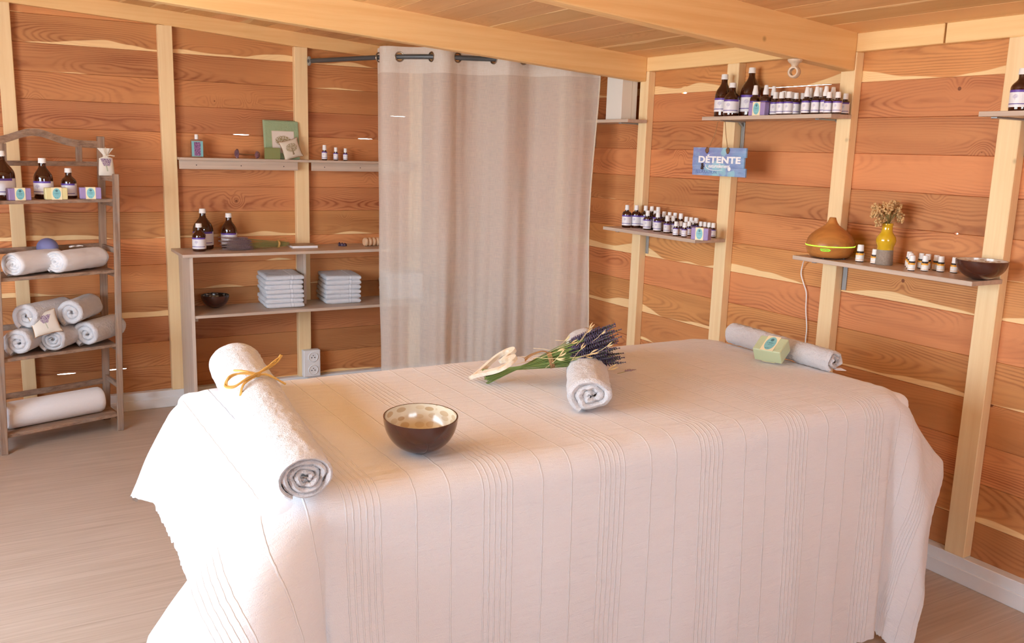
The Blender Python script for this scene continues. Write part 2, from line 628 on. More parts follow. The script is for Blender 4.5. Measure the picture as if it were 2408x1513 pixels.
planks(mb, [WZ1, 1.79, 1.93, 2.07, 2.21, 2.35, 2.50], XL - 0.02, XB + 0.02, fr)
struct(mb.build('wall_front', M['plank'], smooth=False))
mb = MB()
for (y0, y1, z0, z1) in ((DY0 - 0.07, DY0, DZ0 - 0.05, DZ1 + 0.07), (DY1, DY1 + 0.07, DZ0 - 0.05, DZ1 + 0.07), (DY0, DY1, DZ1, DZ1 + 0.07), (DY0, DY1, DZ0 - 0.05, DZ0), (2.15, 2.20, DZ0, DZ1)):
    mb.box(XL - 0.03, XL + 0.03, y0, y1, z0, z1)
struct(mb.build('window_1', M['pine_z'], smooth=False))
mb = MB()
for (x0, x1, z0, z1) in ((WX0 - 0.06, WX0, WZ0 - 0.06, WZ1 + 0.06), (WX1, WX1 + 0.06, WZ0 - 0.06, WZ1 + 0.06), (WX0, WX1, WZ1, WZ1 + 0.06), (WX0, WX1, WZ0 - 0.06, WZ0), (0.98, 1.02, WZ0, WZ1)):
    mb.box(x0, x1, YF - 0.03, YF + 0.03, z0, z1)
struct(mb.build('window_2', M['pine_x'], smooth=False))

struct(MB().box(XL - 0.6, XB + 0.05, YF - 0.6, YB + 0.05, -0.06, 0.0).build('floor', M['floor'], smooth=False))

mb = MB()
cs = [XL - 0.05]
while cs[-1] < XB + 0.03:
    cs.append(cs[-1] + random.choice((0.148, 0.152, 0.156)))
planks(mb, cs, YF - 0.05, YB + 0.05, lambda u, w, d: (w, u, ceil_z(w, u) + d), extra=(2.437, 3.716))
struct(mb.build('ceiling', M['ceil'], smooth=False))

ntrim = [0]


def trim(mb_, mat, bevel=0.0025):
    ntrim[0] += 1
    return struct(mb_.build('trim_%d' % ntrim[0], mat, smooth=False, bevel=bevel, seg=1))


def plate_bot(x):
    xs_ = [-1.1, 0.176, 0.847, 1.571, 2.11, 3.0]
    zs_ = [2.187, 2.117, 2.080, 2.026, 2.002, 1.955]
    return float(np.interp(x, xs_, zs_))


for (x0, x1) in ((-1.34, -1.266), (-0.62, -0.546), (0.105, 0.170), (0.846, 0.920), (1.576, 1.652), (2.30, 2.374)):
    o = trim(MB().box(x0, x1, D1, YB, 0.095, plate_bot((x0 + x1) / 2)), M['pine_z'])
for (y0, y1) in ((3.698, 3.765), (3.066, 3.139), (2.434, 2.503), (1.757, 1.833), (1.10, 1.17), (4.45, 4.52)):
    o = trim(MB().box(D2, XB, y0, y1, 0.095, 1.892), M['pine_z'])
# top plate of the back wall
mb = MB()
kx = [XL, 0.176, 0.847, 1.571, 2.11, XB]
for a, b in zip(kx[:-1], kx[1:]):
    pts = []
    for z in (0, 1):
        for y in (D1, YB):
            for x in (a, b):
                pts.append((x, y, plate_bot(x) if z == 0 else ceil_z(x, y)))
    mb.hexa(pts)
trim(mb, M['pine_x'], 0)
jy = float(on_x(2222, 75, D2)[1])
trim(MB().box(D2, XB, jy + 0.004, YB, 1.892, 1.9615), M['pine_y'])
trim(MB().box(D2, XB, YF, jy - 0.004, 1.892, 1.9615), M['pine_y'])
# rafters
for (y0, y1, zb, sl) in ((3.716, 3.776, 1.842, 0.064), (2.437, 2.500, 1.820, 0.083)):
    pts = []
    for z in (0, 1):
        for y in (y0, y1):
            for x in (XL, D2):
                pts.append((x, y, zb + sl * (D2 - x) if z == 0 else ceil_z(x, y) + 0.004))
    trim(MB().hexa(pts), M['pine_x'], 0.004)
# white sole plates with a skirting board in front
mb = MB()
mb.box(XL, XB, D1, YB, 0, 0.095)
mb.box(XL, XB, D1 - 0.008, D1, 0, 0.055)
struct(mb.build('baseboard_back', M['white'], smooth=False, bevel=0.002, seg=1))
mb = MB()
mb.box(D2, XB, YF, D1, 0, 0.095)
mb.box(D2 - 0.008, D2, YF, D1, 0, 0.055)
struct(mb.build('baseboard_right', M['white'], smooth=False, bevel=0.002, seg=1))

# ------------------------------------------------------------------ double socket
o = thing('power_outlet', 'white double power outlet box on the back wall stud above the skirting', 'outlet', (1.642, D1, 0.10))
MB().box(-0.052, 0.052, -0.045, 0, 0, 0.165).build('casing', M['plastic'], o, smooth=False, bevel=0.006, seg=3)
for zc in (0.043, 0.122):
    X = Matrix.Translation((0.006, -0.045, zc)) @ Matrix.Rotation(PI / 2, 4, 'X')
    s = MB().lathe([(0.030, 0.0), (0.031, 0.003), (0.029, 0.005), (0.027, 0.005), (0.026, 0.002), (0.0, 0.002)], 28, xf=X).build('socket', M['plastic'], o)
    h = MB()
    for (dx, dz, r) in ((-0.0095, -0.003, 0.0032), (0.0095, -0.003, 0.0032), (0, 0.009, 0.0028)):
        h.lathe([(r, 0), (r, 0.0034)], 10, xf=Matrix.Translation((0.006 + dx, -0.045, zc + dz)) @ Matrix.Rotation(PI / 2, 4, 'X'))
    h.build('pin_hole', M['socket'], s)

# ------------------------------------------------------------------ wall shelves
def bracket(parent, y, xf, z, name='bracket', down=0.12):
    b = MB()
    b.box(xf + 0.02, XB - 0.001, y - 0.010, y + 0.010, z - 0.0215, z - 0.0165)
    b.box(XB - 0.006, XB - 0.001, y - 0.010, y + 0.010, z - 0.018 - down, z - 0.0165)
    b.bar((XB - 0.030, y, z - 0.020), (XB - 0.004, y, z - 0.042), 0.012, 0.004)
    b.build(name, M['metal'], parent, smooth=False, bevel=0.001, seg=1)


def wall_shelf(label, x0, y0, y1, z, brs):
    o = thing('wall_shelf', label, 'shelf', (0, 0, 0))
    bd = MB().box(x0, D2 - 0.001, y0, y1, z - 0.016, z)
    st_ = [(-9, 1.0), (1.10, 1.17), (1.757, 1.833), (2.434, 2.503), (3.066, 3.139), (3.698, 3.765), (4.45, 4.52)]
    for (a_, b_) in zip(st_[:-1], st_[1:]):
        g0, g1 = max(a_[1] + 0.002, y0), min(b_[0] - 0.002, y1)
        if g1 - g0 > 0.06:
            bd.box(D2 - 0.001, XB - 0.001, g0, g1, z - 0.016, z)
    bd.build('board', M['lam_y'], o, smooth=False, bevel=0.0012, seg=1)
    for y in brs:
        bracket(o, y, x0, z)
    return o


ZU, ZL, ZR, ZC, ZX = 1.655, 1.110, 1.104, 1.653, 1.645
wall_shelf('upper grey oak shelf on the right wall holding brown bottles above the sign', 2.817, 2.430, 3.155, ZU, (3.052, 2.515))
wall_shelf('lower grey oak shelf crowded with small brown bottles below and left of the sign', 2.750, 3.071, 3.775, ZL, (3.684,))
wall_shelf('grey oak shelf carrying the wooden diffuser, yellow vase and small bottles', 2.763, 1.747, 2.510, ZR, (2.420,))
wall_shelf('small grey oak shelf in the corner under the white box by the curtain', 2.809, 3.691, 4.30, ZC, (3.782, 4.2))
wall_shelf('high grey oak shelf at the right edge holding a single brown bottle', 2.74, 1.16, 1.782, ZX, (1.742,))

# ------------------------------------------------------------------ ledge on the back wall
o = thing('ledge_shelf', 'narrow grey oak ledge on the back wall carrying the green towel and vials', 'shelf', (0, 0, 0))
MB().box(0.921, 2.30, 5.125, D1 - 0.001, 1.379, 1.393).box(0.921, 1.575, D1 - 0.001, YB - 0.002, 1.379, 1.393).box(1.653, 2.299, D1 - 0.001, YB - 0.002, 1.379, 1.393).build('top_board', M['lam_x'], o, smooth=False, bevel=0.001, seg=1)
fb = MB().box(0.922, 1.572, 5.150, 5.166, 1.331, 1.379).build('front_board', M['lam_x'], o, smooth=False, bevel=0.001, seg=1)
fb2 = MB().box(1.655, 2.298, 5.150, 5.166, 1.331, 1.379).build('front_board', M['lam_x'], o, smooth=False, bevel=0.001, seg=1)
for par, xx in ((fb, 1.01), (fb, 1.25), (fb, 1.49), (fb2, 1.73), (fb2, 1.95)):
    MB().lathe([(0.003, 0), (0.003, 0.001), (0, 0.001)], 10, xf=Matrix.Translation((xx, 5.150, 1.353)) @ Matrix.Rotation(PI / 2, 4, 'X')).build('screw', M['dark'], par)

# ------------------------------------------------------------------ low shelving unit under it
o = thing('shelving_unit', 'low grey oak shelving unit along the back wall with folded towels', 'shelving', (0, 0, 0))
YS = 4.885
MB().box(0.868, 2.75, YS - 0.02, D1 - 0.001, 0.882, 0.898).build('top_board', M['lam_x'], o, smooth=False, bevel=0.001, seg=1)
MB().box(0.905, 0.923, YS, D1 - 0.002, 0.0, 0.882).build('side_panel', M['lam_z'], o, smooth=False, bevel=0.001, seg=1)
MB().box(0.923, 2.74, YS + 0.005, D1 - 0.002, 0.551, 0.567).build('lower_board', M['lam_x'], o, smooth=False, bevel=0.001, seg=1)
MB().box(1.568, 1.584, 5.06, D1 - 0.002, 0.567, 0.882).build('divider', M['lam_z'], o, smooth=False, bevel=0.001, seg=1)
MB().box(0.923, 0.945, YS + 0.03, D1 - 0.004, 0.532, 0.551).build('batten', M['lam_x'], o, smooth=False, bevel=0.001, seg=1)
MB().box(2.722, 2.74, YS, D1 - 0.002, 0.0, 0.551).build('side_panel', M['lam_z'], o, smooth=False, bevel=0.001, seg=1)
ZS2, ZS3, ZS1 = 0.898, 0.567, 1.393

# ------------------------------------------------------------------ bottles
def make_bottle(name, label, cat, r, H, cr, ch, body, l0, l1, lmat='label', style='screw', group=None):
    """root at the base, label facing local -y"""
    o = thing(name, label, cat, (0, 0, 0), (0, 0, 0), group)
    nr = cr * 0.86
    zt = H - ch
    pr = [(r * 0.90, 0.0), (r * 0.98, 0.003), (r, 0.008), (r, body * 0.5), (r, body)]
    if style == 'long':
        for k in range(1, 11):
            q = k / 10
            pr.append((r + (nr - r) * (0.5 - 0.5 * math.cos(PI * q ** 1.35)), body + (zt - 0.012 - body) * q))
    else:
        for k in range(1, 8):
            q = k / 7
            pr.append((nr + (r - nr) * math.cos(q * PI / 2) ** 0.8, body + (zt - 0.006 - body) * math.sin(q * PI / 2)))
    pr += [(nr, zt), (nr * 0.98, zt + ch * 0.5)]
    MB().lathe(pr, 28).build('glass', M['amber'], o)
    MB().lathe([(r + 0.0006, l0), (r + 0.0006, l1)], 24, uvs=True, a0=R(-90 - 105), a1=R(-90 + 105)).build('label', M[lmat], o, angle=180)
    if style == 'spray':
        cp = [(cr, 0), (cr * 1.02, 0.012), (cr * 0.95, 0.014), (cr * 0.72, ch * 0.72), (cr * 0.66, ch - 0.002), (cr * 0.5, ch), (0, ch)]
    else:
        cp = [(cr, 0), (cr, ch * 0.25), (cr * 0.96, ch * 0.3), (cr * 0.94, ch - 0.003), (cr * 0.84, ch), (0, ch)]
    c = MB().lathe(cp, 24, c=(0, 0, zt), cap0=True)
    if style == 'vial':
        c.lathe([(cr * 1.03, -0.0045), (cr * 1.03, 0.0)], 24, c=(0, 0, zt), m=1)
    c.build('cap', [M['cap'], M['dark']], o)
    return o


KIND = {
    'litre': (0.0525, 0.216, 0.0185, 0.024, 0.100, 0.022, 0.095, 'label', 'long'),
    'half': (0.0420, 0.188, 0.0175, 0.023, 0.088, 0.022, 0.082, 'label', 'long'),
    'quarter': (0.0345, 0.145, 0.0165, 0.021, 0.076, 0.014, 0.072, 'label', 'long'),
    'c100': (0.0237, 0.115, 0.0112, 0.025, 0.066, 0.012, 0.064, 'label', 'screw'),
    'c50': (0.0200, 0.0955, 0.0112, 0.026, 0.054, 0.006, 0.052, 'label', 'screw'),
    'c30': (0.0165, 0.0825, 0.0112, 0.025, 0.047, 0.006, 0.046, 'label', 'screw'),
    'c15': (0.0133, 0.0675, 0.0098, 0.022, 0.038, 0.005, 0.037, 'label', 'screw'),
    'spray': (0.0210, 0.128, 0.0125, 0.040, 0.066, 0.010, 0.062, 'label', 'spray'),
    'mist': (0.0178, 0.106, 0.0115, 0.038, 0.054, 0.006, 0.052, 'label', 'spray'),
    'drop': (0.0188, 0.090, 0.0115, 0.025, 0.052, 0.005, 0.051, 'label', 'screw'),
    'vial': (0.0123, 0.0550, 0.0104, 0.0205, 0.028, 0.003, 0.0285, 'olabel', 'vial'),
    'svial': (0.0140, 0.078, 0.0105, 0.026, 0.044, 0.006, 0.044, 'label', 'screw'),
}
PROTO = {}
ORD = ['', 'first', 'second', 'third', 'fourth', 'fifth', 'sixth', 'seventh', 'eighth', 'ninth', 'tenth', 'eleventh', 'twelfth']


def bottle(kind, x, y, z, label, group=None, turn=0.0, sc=1.0, cat='bottle', name='amber_bottle'):
    rz = math.atan2(-y, -x) + PI / 2 + R(turn)
    if kind not in PROTO:
        o = PROTO[kind] = make_bottle(name, label, cat, *KIND[kind], group=group)
        o.location = (x, y, z)
        o.rotation_euler = (0, 0, rz)
        o.scale = sc if isinstance(sc, tuple) else (sc,) * 3
        return o
    return dup(PROTO[kind], (x, y, z), rz, label, group, sc)


# --- upper right shelf
def up(px, x):
    return float(on_x(px, 250, x)[1])


G = 'bottles on the upper right shelf'
bottle('half', 2.872, up(1700, 2.872), ZU, 'tall brown bottle at the left end of the upper shelf above the sign', G, 5, (0.9, 0.9, 0.98))
bottle('quarter', 2.852, up(1719, 2.850), ZU, 'medium white-capped brown bottle between the two tall ones above the sign', G, 5, (0.96, 0.96, 0.985))
bottle('litre', 2.924, up(1763, 2.924), ZU, 'largest dark brown bottle on the upper shelf above the sign', G, 8, (0.86, 0.86, 0.97))
bottle('spray', 2.868, up(1774, 2.868), ZU, 'spray bottle rising behind the purple soap, nearest the largest bottle', G)
bottle('spray', 2.880, up(1799, 2.880), ZU, 'spray bottle above the right end of the purple soap on the upper shelf', G)
bottle('spray', 2.910, up(1817, 2.910), ZU, 'spray bottle half hidden behind the first dropper bottle right of the purple soap', G, 0, 0.97)
nm = {1: 'leftmost', 2: 'second from the left', 3: 'third from the left', 4: 'fourth from the left', 5: 'fifth from the left', 6: 'sixth from the left', 7: 'seventh from the left'}
for i, (px, x, sc) in enumerate(((1823, 2.872, 1.06), (1837, 2.842, 1.02), (1842.5, 2.905, 1.12), (1854, 2.842, 1.02), (1862, 2.905, 1.05), (1871, 2.868, 0.98), (1885, 2.895, 0.98))):
    bottle('drop', x, up(px, x), ZU, 'screw-capped bottle, %s of seven between soap and sprays, upper shelf' % nm[i + 1], 'screw-capped bottles in the middle of the upper shelf', 4, sc)
for i, (px, x) in enumerate(((1895.5, 2.842), (1905, 2.888), (1918.5, 2.844), (1927, 2.892), (1940, 2.848), (1956.5, 2.900))):
    bottle('mist', x, up(px, x), ZU, 'pointed spray bottle, %s of six, right half of the upper shelf' % nm[i + 1], 'slim spray bottles on the upper right shelf', 3)
for lab, px, x, sc in (('second last white-capped dropper bottle at the front edge of the upper shelf', 1948, 2.838, 0.91), ('front-right corner dropper bottle at the end of the upper shelf', 1969, 2.840, 0.90),
                       ('dropper bottle half hidden behind the front pair at the upper shelf end', 1959, 2.882, 0.88), ('shaded dropper bottle against the stud at the right end of the upper shelf', 1987, 2.905, 0.88)):
    bottle('drop', x, up(px, x), ZU, lab, 'dropper bottles at the right end of the upper shelf', 3, sc)

# --- lower right shelf: three sizes stepping down, by the tops of their caps
def by_top(kind, px, py, z, xmin, xmax):
    p = on_z(px, py, z + KIND[kind][1])
    x = min(max(float(p[0]), xmin), xmax)
    return x, float(on_x(px, py, x)[1])


rows = [('c100', 'largest-size', ((1475.5, 482.2), (1493, 482.6), (1509.5, 481), (1524, 480.5), (1539, 482.3))),
        ('c50', 'second-size', ((1523.8, 495.4), (1538.5, 495), (1548, 498.8), (1551.5, 495), (1562.7, 494.8), (1576.8, 495.8), (1593, 497.6))),
        ('c30', 'third-size', ((1570, 508), (1581, 508), (1596.5, 507.8), (1609, 507.6), (1620, 507), (1631, 507.8))),
        ('c15', 'smallest-size', ((1590.5, 521), (1600, 520.8), (1611, 523.6), (1621, 520.8), (1632, 519.2), (1642, 518.3), (1652.8, 518), (1662.7, 519.2), (1673, 520)))]
placed = []
for kind, size, pts in rows:
    r = KIND[kind][0]
    for i, (px, py) in enumerate(pts):
        x, y = by_top(kind, px, py, ZL, 2.752 + r, D2 - 0.002 - r)
        for it in range(60):                       # keep neighbours from touching
            mv = False
            for (qx, qy, qr) in placed:
                d = math.hypot(x - qx, y - qy)
                if d < r + qr + 0.0012:
                    k = (r + qr + 0.0015 - d) / max(d, 1e-4)
                    x += (x - qx) * k
                    y += (y - qy) * k
                    mv = True
            x = min(max(x, 2.752 + r), D2 - 0.002 - r)
            if not mv:
                break
        placed.append((x, y, r))
        bottle(kind, x, y, ZL, '%s brown bottle, %s of its %d counted from the left, crowded lower shelf' % (size, ORD[i + 1], len(pts)),
               '%s brown bottles on the lower right shelf' % size, 6)

# --- diffuser shelf vials
vl = [(2020.5, 618, 1.19, 'tallest orange-labelled vial beside the wooden diffuser'), (2054.5, 622.7, 1.0, 'orange-labelled vial standing right in front of the yellow vase'),
      (2136, 628, 1.0, 'rearmost vial of the column of three right of the yellow vase'), (2138.8, 633.5, 1.0, 'middle vial of the column of three right of the yellow vase'),
      (2142, 639, 1.0, 'front vial of the column of three right of the yellow vase'), (2164.7, 628.5, 1.0, 'back vial standing alone second column right of the yellow vase'),
      (2176, 634, 1.0, 'vial hidden behind the middle front orange-labelled vial'), (2173, 640, 1.0, 'front vial in the middle of the cluster before the shell bowl'),
      (2200, 634, 1.0, 'shaded back vial with blank brown label side in the cluster by the bowl'), (2210.5, 641.5, 1.0, 'front vial second nearest the dark coconut bowl'),
      (2242.8, 641, 1.0, 'orange-labelled vial nearest the dark coconut bowl')]
pv = []
for px, py, sc, lab in vl:
    p = on_z(px, py - 2, ZR)
    x = min(float(p[0]), 2.917)
    y = float(on_x(px, py, x)[1])
    r = KIND['vial'][0] * sc
    for it in range(60):
        mv = False
        for (qx, qy, qr) in pv:
            d = math.hypot(x - qx, y - qy)
            if d < r + qr + 0.001:
                k = (r + qr + 0.0013 - d) / max(d, 1e-4)
                x += (x - qx) * k
                y += (y - qy) * k
                mv = True
        x = min(x, 2.919)
        if not mv:
            break
    pv.append((x, y, r))
    bottle('vial', x, y, ZR, lab, 'orange-labelled vials on the diffuser shelf', 4, sc, name='oil_vial')

# --- other bottles
p = on_x(2399, 240, 2.80)
bottle('quarter', 2.80, float(p[1]), ZX, 'brown bottle alone on the high shelf at the right edge', None, 0, 0.90)


def at(px, py, z):
    p = on_z(px, py, z)
    return float(p[0]), float(p[1])


G = 'brown bottles on the low shelving unit'
x, y = at(473, 582, ZS2)
bottle('litre', x + 0.0, 5.130, ZS2, 'largest brown bottle on the shelving unit under the ledge', G, 8, 1.02)
x, y = at(468.5, 584, ZS2)
bottle('quarter', float(on_y(468.5, 570, 5.025)[0]), 5.025, ZS2, 'small brown bottle in front of the largest one on the shelving unit', G, 5, 1.03)
x, y = at(533.5, 580, ZS2)
bottle('half', x, 5.145, ZS2, 'medium brown bottle left of the dried lavender on the shelving unit', G, 8, 1.03)
G = 'vials on the back wall ledge'
for px, sc, lab in ((763.5, 1.12, 'tallest of three small vials on the back wall ledge'), (790, 0.97, 'middle of three small vials on the back wall ledge'), (812.5, 0.92, 'smallest of three vials on the ledge, nearest the curtain')):
    x = float(on_y(px, 380, 5.16)[0])
    bottle('svial', x, 5.162, ZS1, lab, G, 10, sc, name='oil_vial')

# ------------------------------------------------------------------ boxed soaps
def soap_wrap_mat():
    t = NT('soap_paper_band')
    uv = t.sep(t.n('ShaderNodeUVMap', uv_map='UVMap'))
    du = t.math('DIVIDE', t.math('SUBTRACT', uv[0], 0.5), 0.40)
    dv = t.math('DIVIDE', t.math('SUBTRACT', uv[1], 0.5), 0.44)
    d = t.math('ADD', t.math('MULTIPLY', du, du), t.math('MULTIPLY', dv, dv))
    col = t.mix(t.math('LESS_THAN', d, 1.0), lin((243, 230, 192)), lin((132, 196, 202)))
    # dark round mark at the top of the oval and lines of small print
    eu = t.math('DIVIDE', t.math('SUBTRACT', uv[0], 0.5), 0.13)
    ev = t.math('DIVIDE', t.math('SUBTRACT', uv[1], 0.74), 0.10)
    e = t.math('ADD', t.math('MULTIPLY', eu, eu), t.math('MULTIPLY', ev, ev))
    col = t.mix(t.math('MULTIPLY', t.math('LESS_THAN', e, 1.0), 0.75), col, lin((42, 82, 96)))
    nzv = t.noise(t.xyz(t.math('MULTIPLY', uv[0], 22.0), t.math('MULTIPLY', uv[1], 3.0), 0.0), 1.0, 2.0)
    for (v0, v1, w) in ((0.50, 0.56, 0.26), (0.40, 0.43, 0.2), (0.15, 0.20, 0.2)):
        k = t.math('MULTIPLY', t.math('MULTIPLY', t.math('GREATER_THAN', uv[1], v0), t.math('LESS_THAN', uv[1], v1)),
                   t.math('LESS_THAN', t.math('ABSOLUTE', t.math('SUBTRACT', uv[0], 0.5)), w))
        col = t.mix(t.math('MULTIPLY', k, t.math('MULTIPLY', t.math('GREATER_THAN', nzv, 0.47), 0.6)), col, lin((50, 92, 104)))
    return t.done(t.bsdf(col, 0.5))


M['wrap'] = soap_wrap_mat()
M['soap_violet'] = plain('violet_soap', (160, 138, 186), 0.5)
M['soap_yellow'] = plain('pale_yellow_soap', (226, 214, 158), 0.5)
M['soap_green'] = plain('pale_green_soap', (196, 208, 170), 0.5)


def soap(label, mat, w, d, h, loc, rot, group=None):
    """boxed soap: bar along local x, paper band round its middle, oval label on the -y face"""
    o = thing('soap_box', label, 'soap', loc, rot, group)
    MB().box(-w / 2, w / 2, -d / 2, d / 2, 0, h).build('soap_bar', mat, o, smooth=False, bevel=0.004, seg=3)
    for s in (-1, 1):
        X = Matrix.Translation((s * w * 0.215, -d / 2, h / 2)) @ Matrix.Rotation(PI / 2, 4, 'X')
        MB().lathe([(h * 0.34, 0.0), (h * 0.34, 0.0006), (h * 0.31, 0.0006), (h * 0.31, 0.0)], 24, xf=X, cap0=False, cap1=False, a0=(PI / 2 if s < 0 else -PI / 2), a1=(1.5 * PI if s < 0 else PI / 2)).build('stamped_ring', mat, o)
    e = 0.0012
    b = MB()
    x0, x1 = -w * 0.23, w * 0.23
    lo, hi = (-d / 2 - e, -e), (d / 2 + e, h + e)
    P = [(x0, lo[0], 0.0), (x1, lo[0], 0.0), (x1, lo[0], hi[1]), (x0, lo[0], hi[1])]
    b.v += P + [(x0, hi[0], 0.0), (x1, hi[0], 0.0), (x1, hi[0], hi[1]), (x0, hi[0], hi[1])]
    b.face((0, 1, 2, 3), 0, [(0, 0), (1, 0), (1, 1), (0, 1)])
    z4 = [(0.0, 0.0)] * 4
    for q in ((3, 2, 6, 7), (1, 5, 6, 2), (4, 0, 3, 7), (5, 4, 7, 6)):
        b.face(q, 0, z4)
    b.build('paper_band', M['wrap'], o, smooth=False)
    return o


def face_cam(x, y):
    return math.atan2(-y, -x) + PI / 2


y = up(1785, 2.838)
soap('purple soap with cream band in front of the spray bottles, upper right shelf', M['soap_violet'], 0.083, 0.034, 0.054, (2.838, y, ZU), (0, 0, -PI / 2 + R(8)))
x, y = at(1650, 563.5, ZL)
soap('purple soap with cream band at the front right of the lower right shelf', M['soap_violet'], 0.085, 0.034, 0.054, (2.776, float(on_x(1648, 560, 2.776)[1]), ZL), (0, 0, -PI / 2 + R(22)))

# ------------------------------------------------------------------ towels
def roll_mesh(L, a, b, a2, b2, turns, seed, ns=44, nl=36, loose=0.30, center=0.05, fuzz=0.0012, gap=0.82):
    """rolled towel along +y: a, b half width and height at the near end, a2, b2 at the far end"""
    rnd = random.Random(seed)
    mb = MB()
    N = int(ns * turns)
    thm = 2 * PI * turns
    pitch = (1 - center) / turns
    th = pitch * gap

    def pt(i, k, side):
        q = i / N
        ang = -PI / 2 - 0.5 + thm * (q - 1)
        rad = center + (1 - th / 2 - center) * q
        rad *= 1 + loose * (1 - q) * nz(math.cos(ang) * 1.3 + seed, math.sin(ang) * 1.3, q * turns * 0.12) + 0.04 * nz(math.cos(ang) + seed * 3, math.sin(ang), 5.0)
        rad += side * th / 2
        t = k / nl
        aa = a + (a2 - a) * t
        bb = b + (b2 - b) * t
        w = 1 + 0.05 * nz(t * L * 6, seed, math.cos(ang)) + 0.03 * nz(t * L * 18 + seed, math.cos(ang) * 1.5, math.sin(ang) * 1.5)
        x = aa * rad * math.cos(ang) * w
        z = bb * rad * math.sin(ang) * w
        z = max(z, -bb * 0.93) + bb * 0.93
        e = 0.010 * nz(math.cos(ang), math.sin(ang) + q * 3, seed + 9) + (1 - q) * 0.004
        y = L * t + (e if k == 0 else (-e if k == nl else 0))
        j = fuzz if 0 < k < nl else fuzz * 0.25
        return (x + rnd.uniform(-j, j), y + rnd.uniform(-j, j), max(0.0, z + rnd.uniform(-j, j)))
    base = {}
    for s in (-1, 1):
        base[s] = len(mb.v)
        for k in range(nl + 1):
            for i in range(N + 1):
                mb.v.append(pt(i, k, s))
    W = N + 1
    for k in range(nl):
        for i in range(N):
            o = base[1] + k * W + i
            mb.face((o, o + 1, o + W + 1, o + W)[::-1])
            n = base[-1] + k * W + i
            mb.face((n, n + 1, n + W + 1, n + W))
    for k, fl in ((0, False), (nl, True)):
        mid = len(mb.v)
        for i in range(N + 1):
            p_, q_ = Vector(mb.v[base[-1] + k * W + i]), Vector(mb.v[base[1] + k * W + i])
            c_ = (p_ + q_) / 2
            c_.y += (-1 if k == 0 else 1) * min(0.007, (p_ - q_).length * 0.55)
            mb.v.append(tuple(c_))
        for i in range(N):
            for (r0, r1) in ((base[-1] + k * W, mid), (mid, base[1] + k * W)):
                q = (r0 + i, r0 + i + 1, r1 + i + 1, r1 + i)
                mb.face(q if fl else q[::-1])
    for i, fl in ((0, True), (N, False)):
        for k in range(nl):
            q = (base[-1] + k * W + i, base[-1] + (k + 1) * W + i, base[1] + (k + 1) * W + i, base[1] + k * W + i)
            mb.face(q if fl else q[::-1])
    return mb


def roll(label, p0, p1, z, a, b, a2, b2, turns, seed, group=None, mat='terry', name='rolled_towel', tilt=0.0, **kw):
    d = Vector((p1[0] - p0[0], p1[1] - p0[1], 0))
    mb = roll_mesh(d.length, a, b, a2, b2, turns, seed, **kw)
    o = mb.build(name, M[mat], None, (p0[0], p0[1], z), (tilt, 0, math.atan2(d.y, d.x) - PI / 2), angle=70)
    return tag(o, label, 'towel', group)


def terry_band_mat():
    """white terry with a flat woven border across the folded towel at one third of its width"""
    t = NT('white_terry_with_border')
    tc = t.n('ShaderNodeTexCoord', out=3)
    p = t.sep(tc)
    a = t.noise(tc, 520.0, 2.0, 0.7)
    b = t.noise(tc, 90.0, 3.0, 0.6)
    inb = t.math('MULTIPLY', t.math('GREATER_THAN', p[0], 0.030), t.math('LESS_THAN', p[0], 0.046))
    ed = t.math('MAXIMUM', t.math('LESS_THAN', t.math('ABSOLUTE', t.math('SUBTRACT', p[0], 0.030)), 0.0014),
                t.math('LESS_THAN', t.math('ABSOLUTE', t.math('SUBTRACT', p[0], 0.046)), 0.0014))
    h = t.math('MULTIPLY', t.math('ADD', t.math('MULTIPLY', a, 0.5), b), t.math('SUBTRACT', 1.0, t.math('MULTIPLY', inb, 0.9)))
    h = t.math('SUBTRACT', h, t.math('MULTIPLY', ed, 1.2))
    col = t.mix(t.math('MULTIPLY', ed, 0.5), lin((226, 228, 234)), lin((160, 162, 172)))
    return t.done(t.bsdf(col, 0.95, t.bump(h, 0.8, 0.006), Sheen_Weight=0.3))


M['terry_band'] = terry_band_mat()


def folded_mesh(w, d, h, seed):
    mb = MB()
    n = 40

    def fn(u, v):
        # closed rounded outline in x (u), length along y (v) with a rounded fold at the front
        y = d * v
        a = 2 * PI * u
        e = 0.42
        cx, cz = math.cos(a), math.sin(a)
        x = w / 2 * math.copysign(abs(cx) ** 0.22, cx)
        z = h / 2 * math.copysign(abs(cz) ** e, cz)
        f = 1.0
        if v < 0.06:
            f = math.sqrt(max(0.0, 1 - (1 - v / 0.06) ** 2)) * 0.97 + 0.03
        if v > 0.94:
            f = math.sqrt(max(0.0, 1 - (1 - (1 - v) / 0.06) ** 2)) * 0.97 + 0.03
        z *= f
        x *= (0.985 + 0.015 * f)
        z += 0.0022 * nz(x * 25, y * 25, seed)
        x += 0.003 * nz(z * 60, y * 20, seed + 3)
        y += 0.004 * nz(x * 20, z * 70, seed + 7)
        j = 0.0007
        return (x + random.uniform(-j, j), y + random.uniform(-j, j), z + h / 2 + random.uniform(-j, j))
    b = len(mb.v)
    vs = [0, 0.004, 0.015, 0.03, 0.06] + [0.06 + 0.88 * q / 14 for q in range(1, 14)] + [0.94, 0.97, 0.985, 0.996, 1]
    for v in vs:
        for i in range(n):
            mb.v.append(fn(i / n, v))
    for k in range(len(vs) - 1):
        for i in range(n):
            i2 = (i + 1) % n
            mb.face((b + k * n + i, b + k * n + i2, b + (k + 1) * n + i2, b + (k + 1) * n + i))
    mb.face([b + i for i in reversed(range(n))])
    mb.face([b + (len(vs) - 1) * n + i for i in range(n)])
    return mb


PLACE = {1: 'bottom', 2: 'second', 3: 'third', 4: 'fourth', 5: 'fifth', 6: 'sixth', 7: 'seventh'}


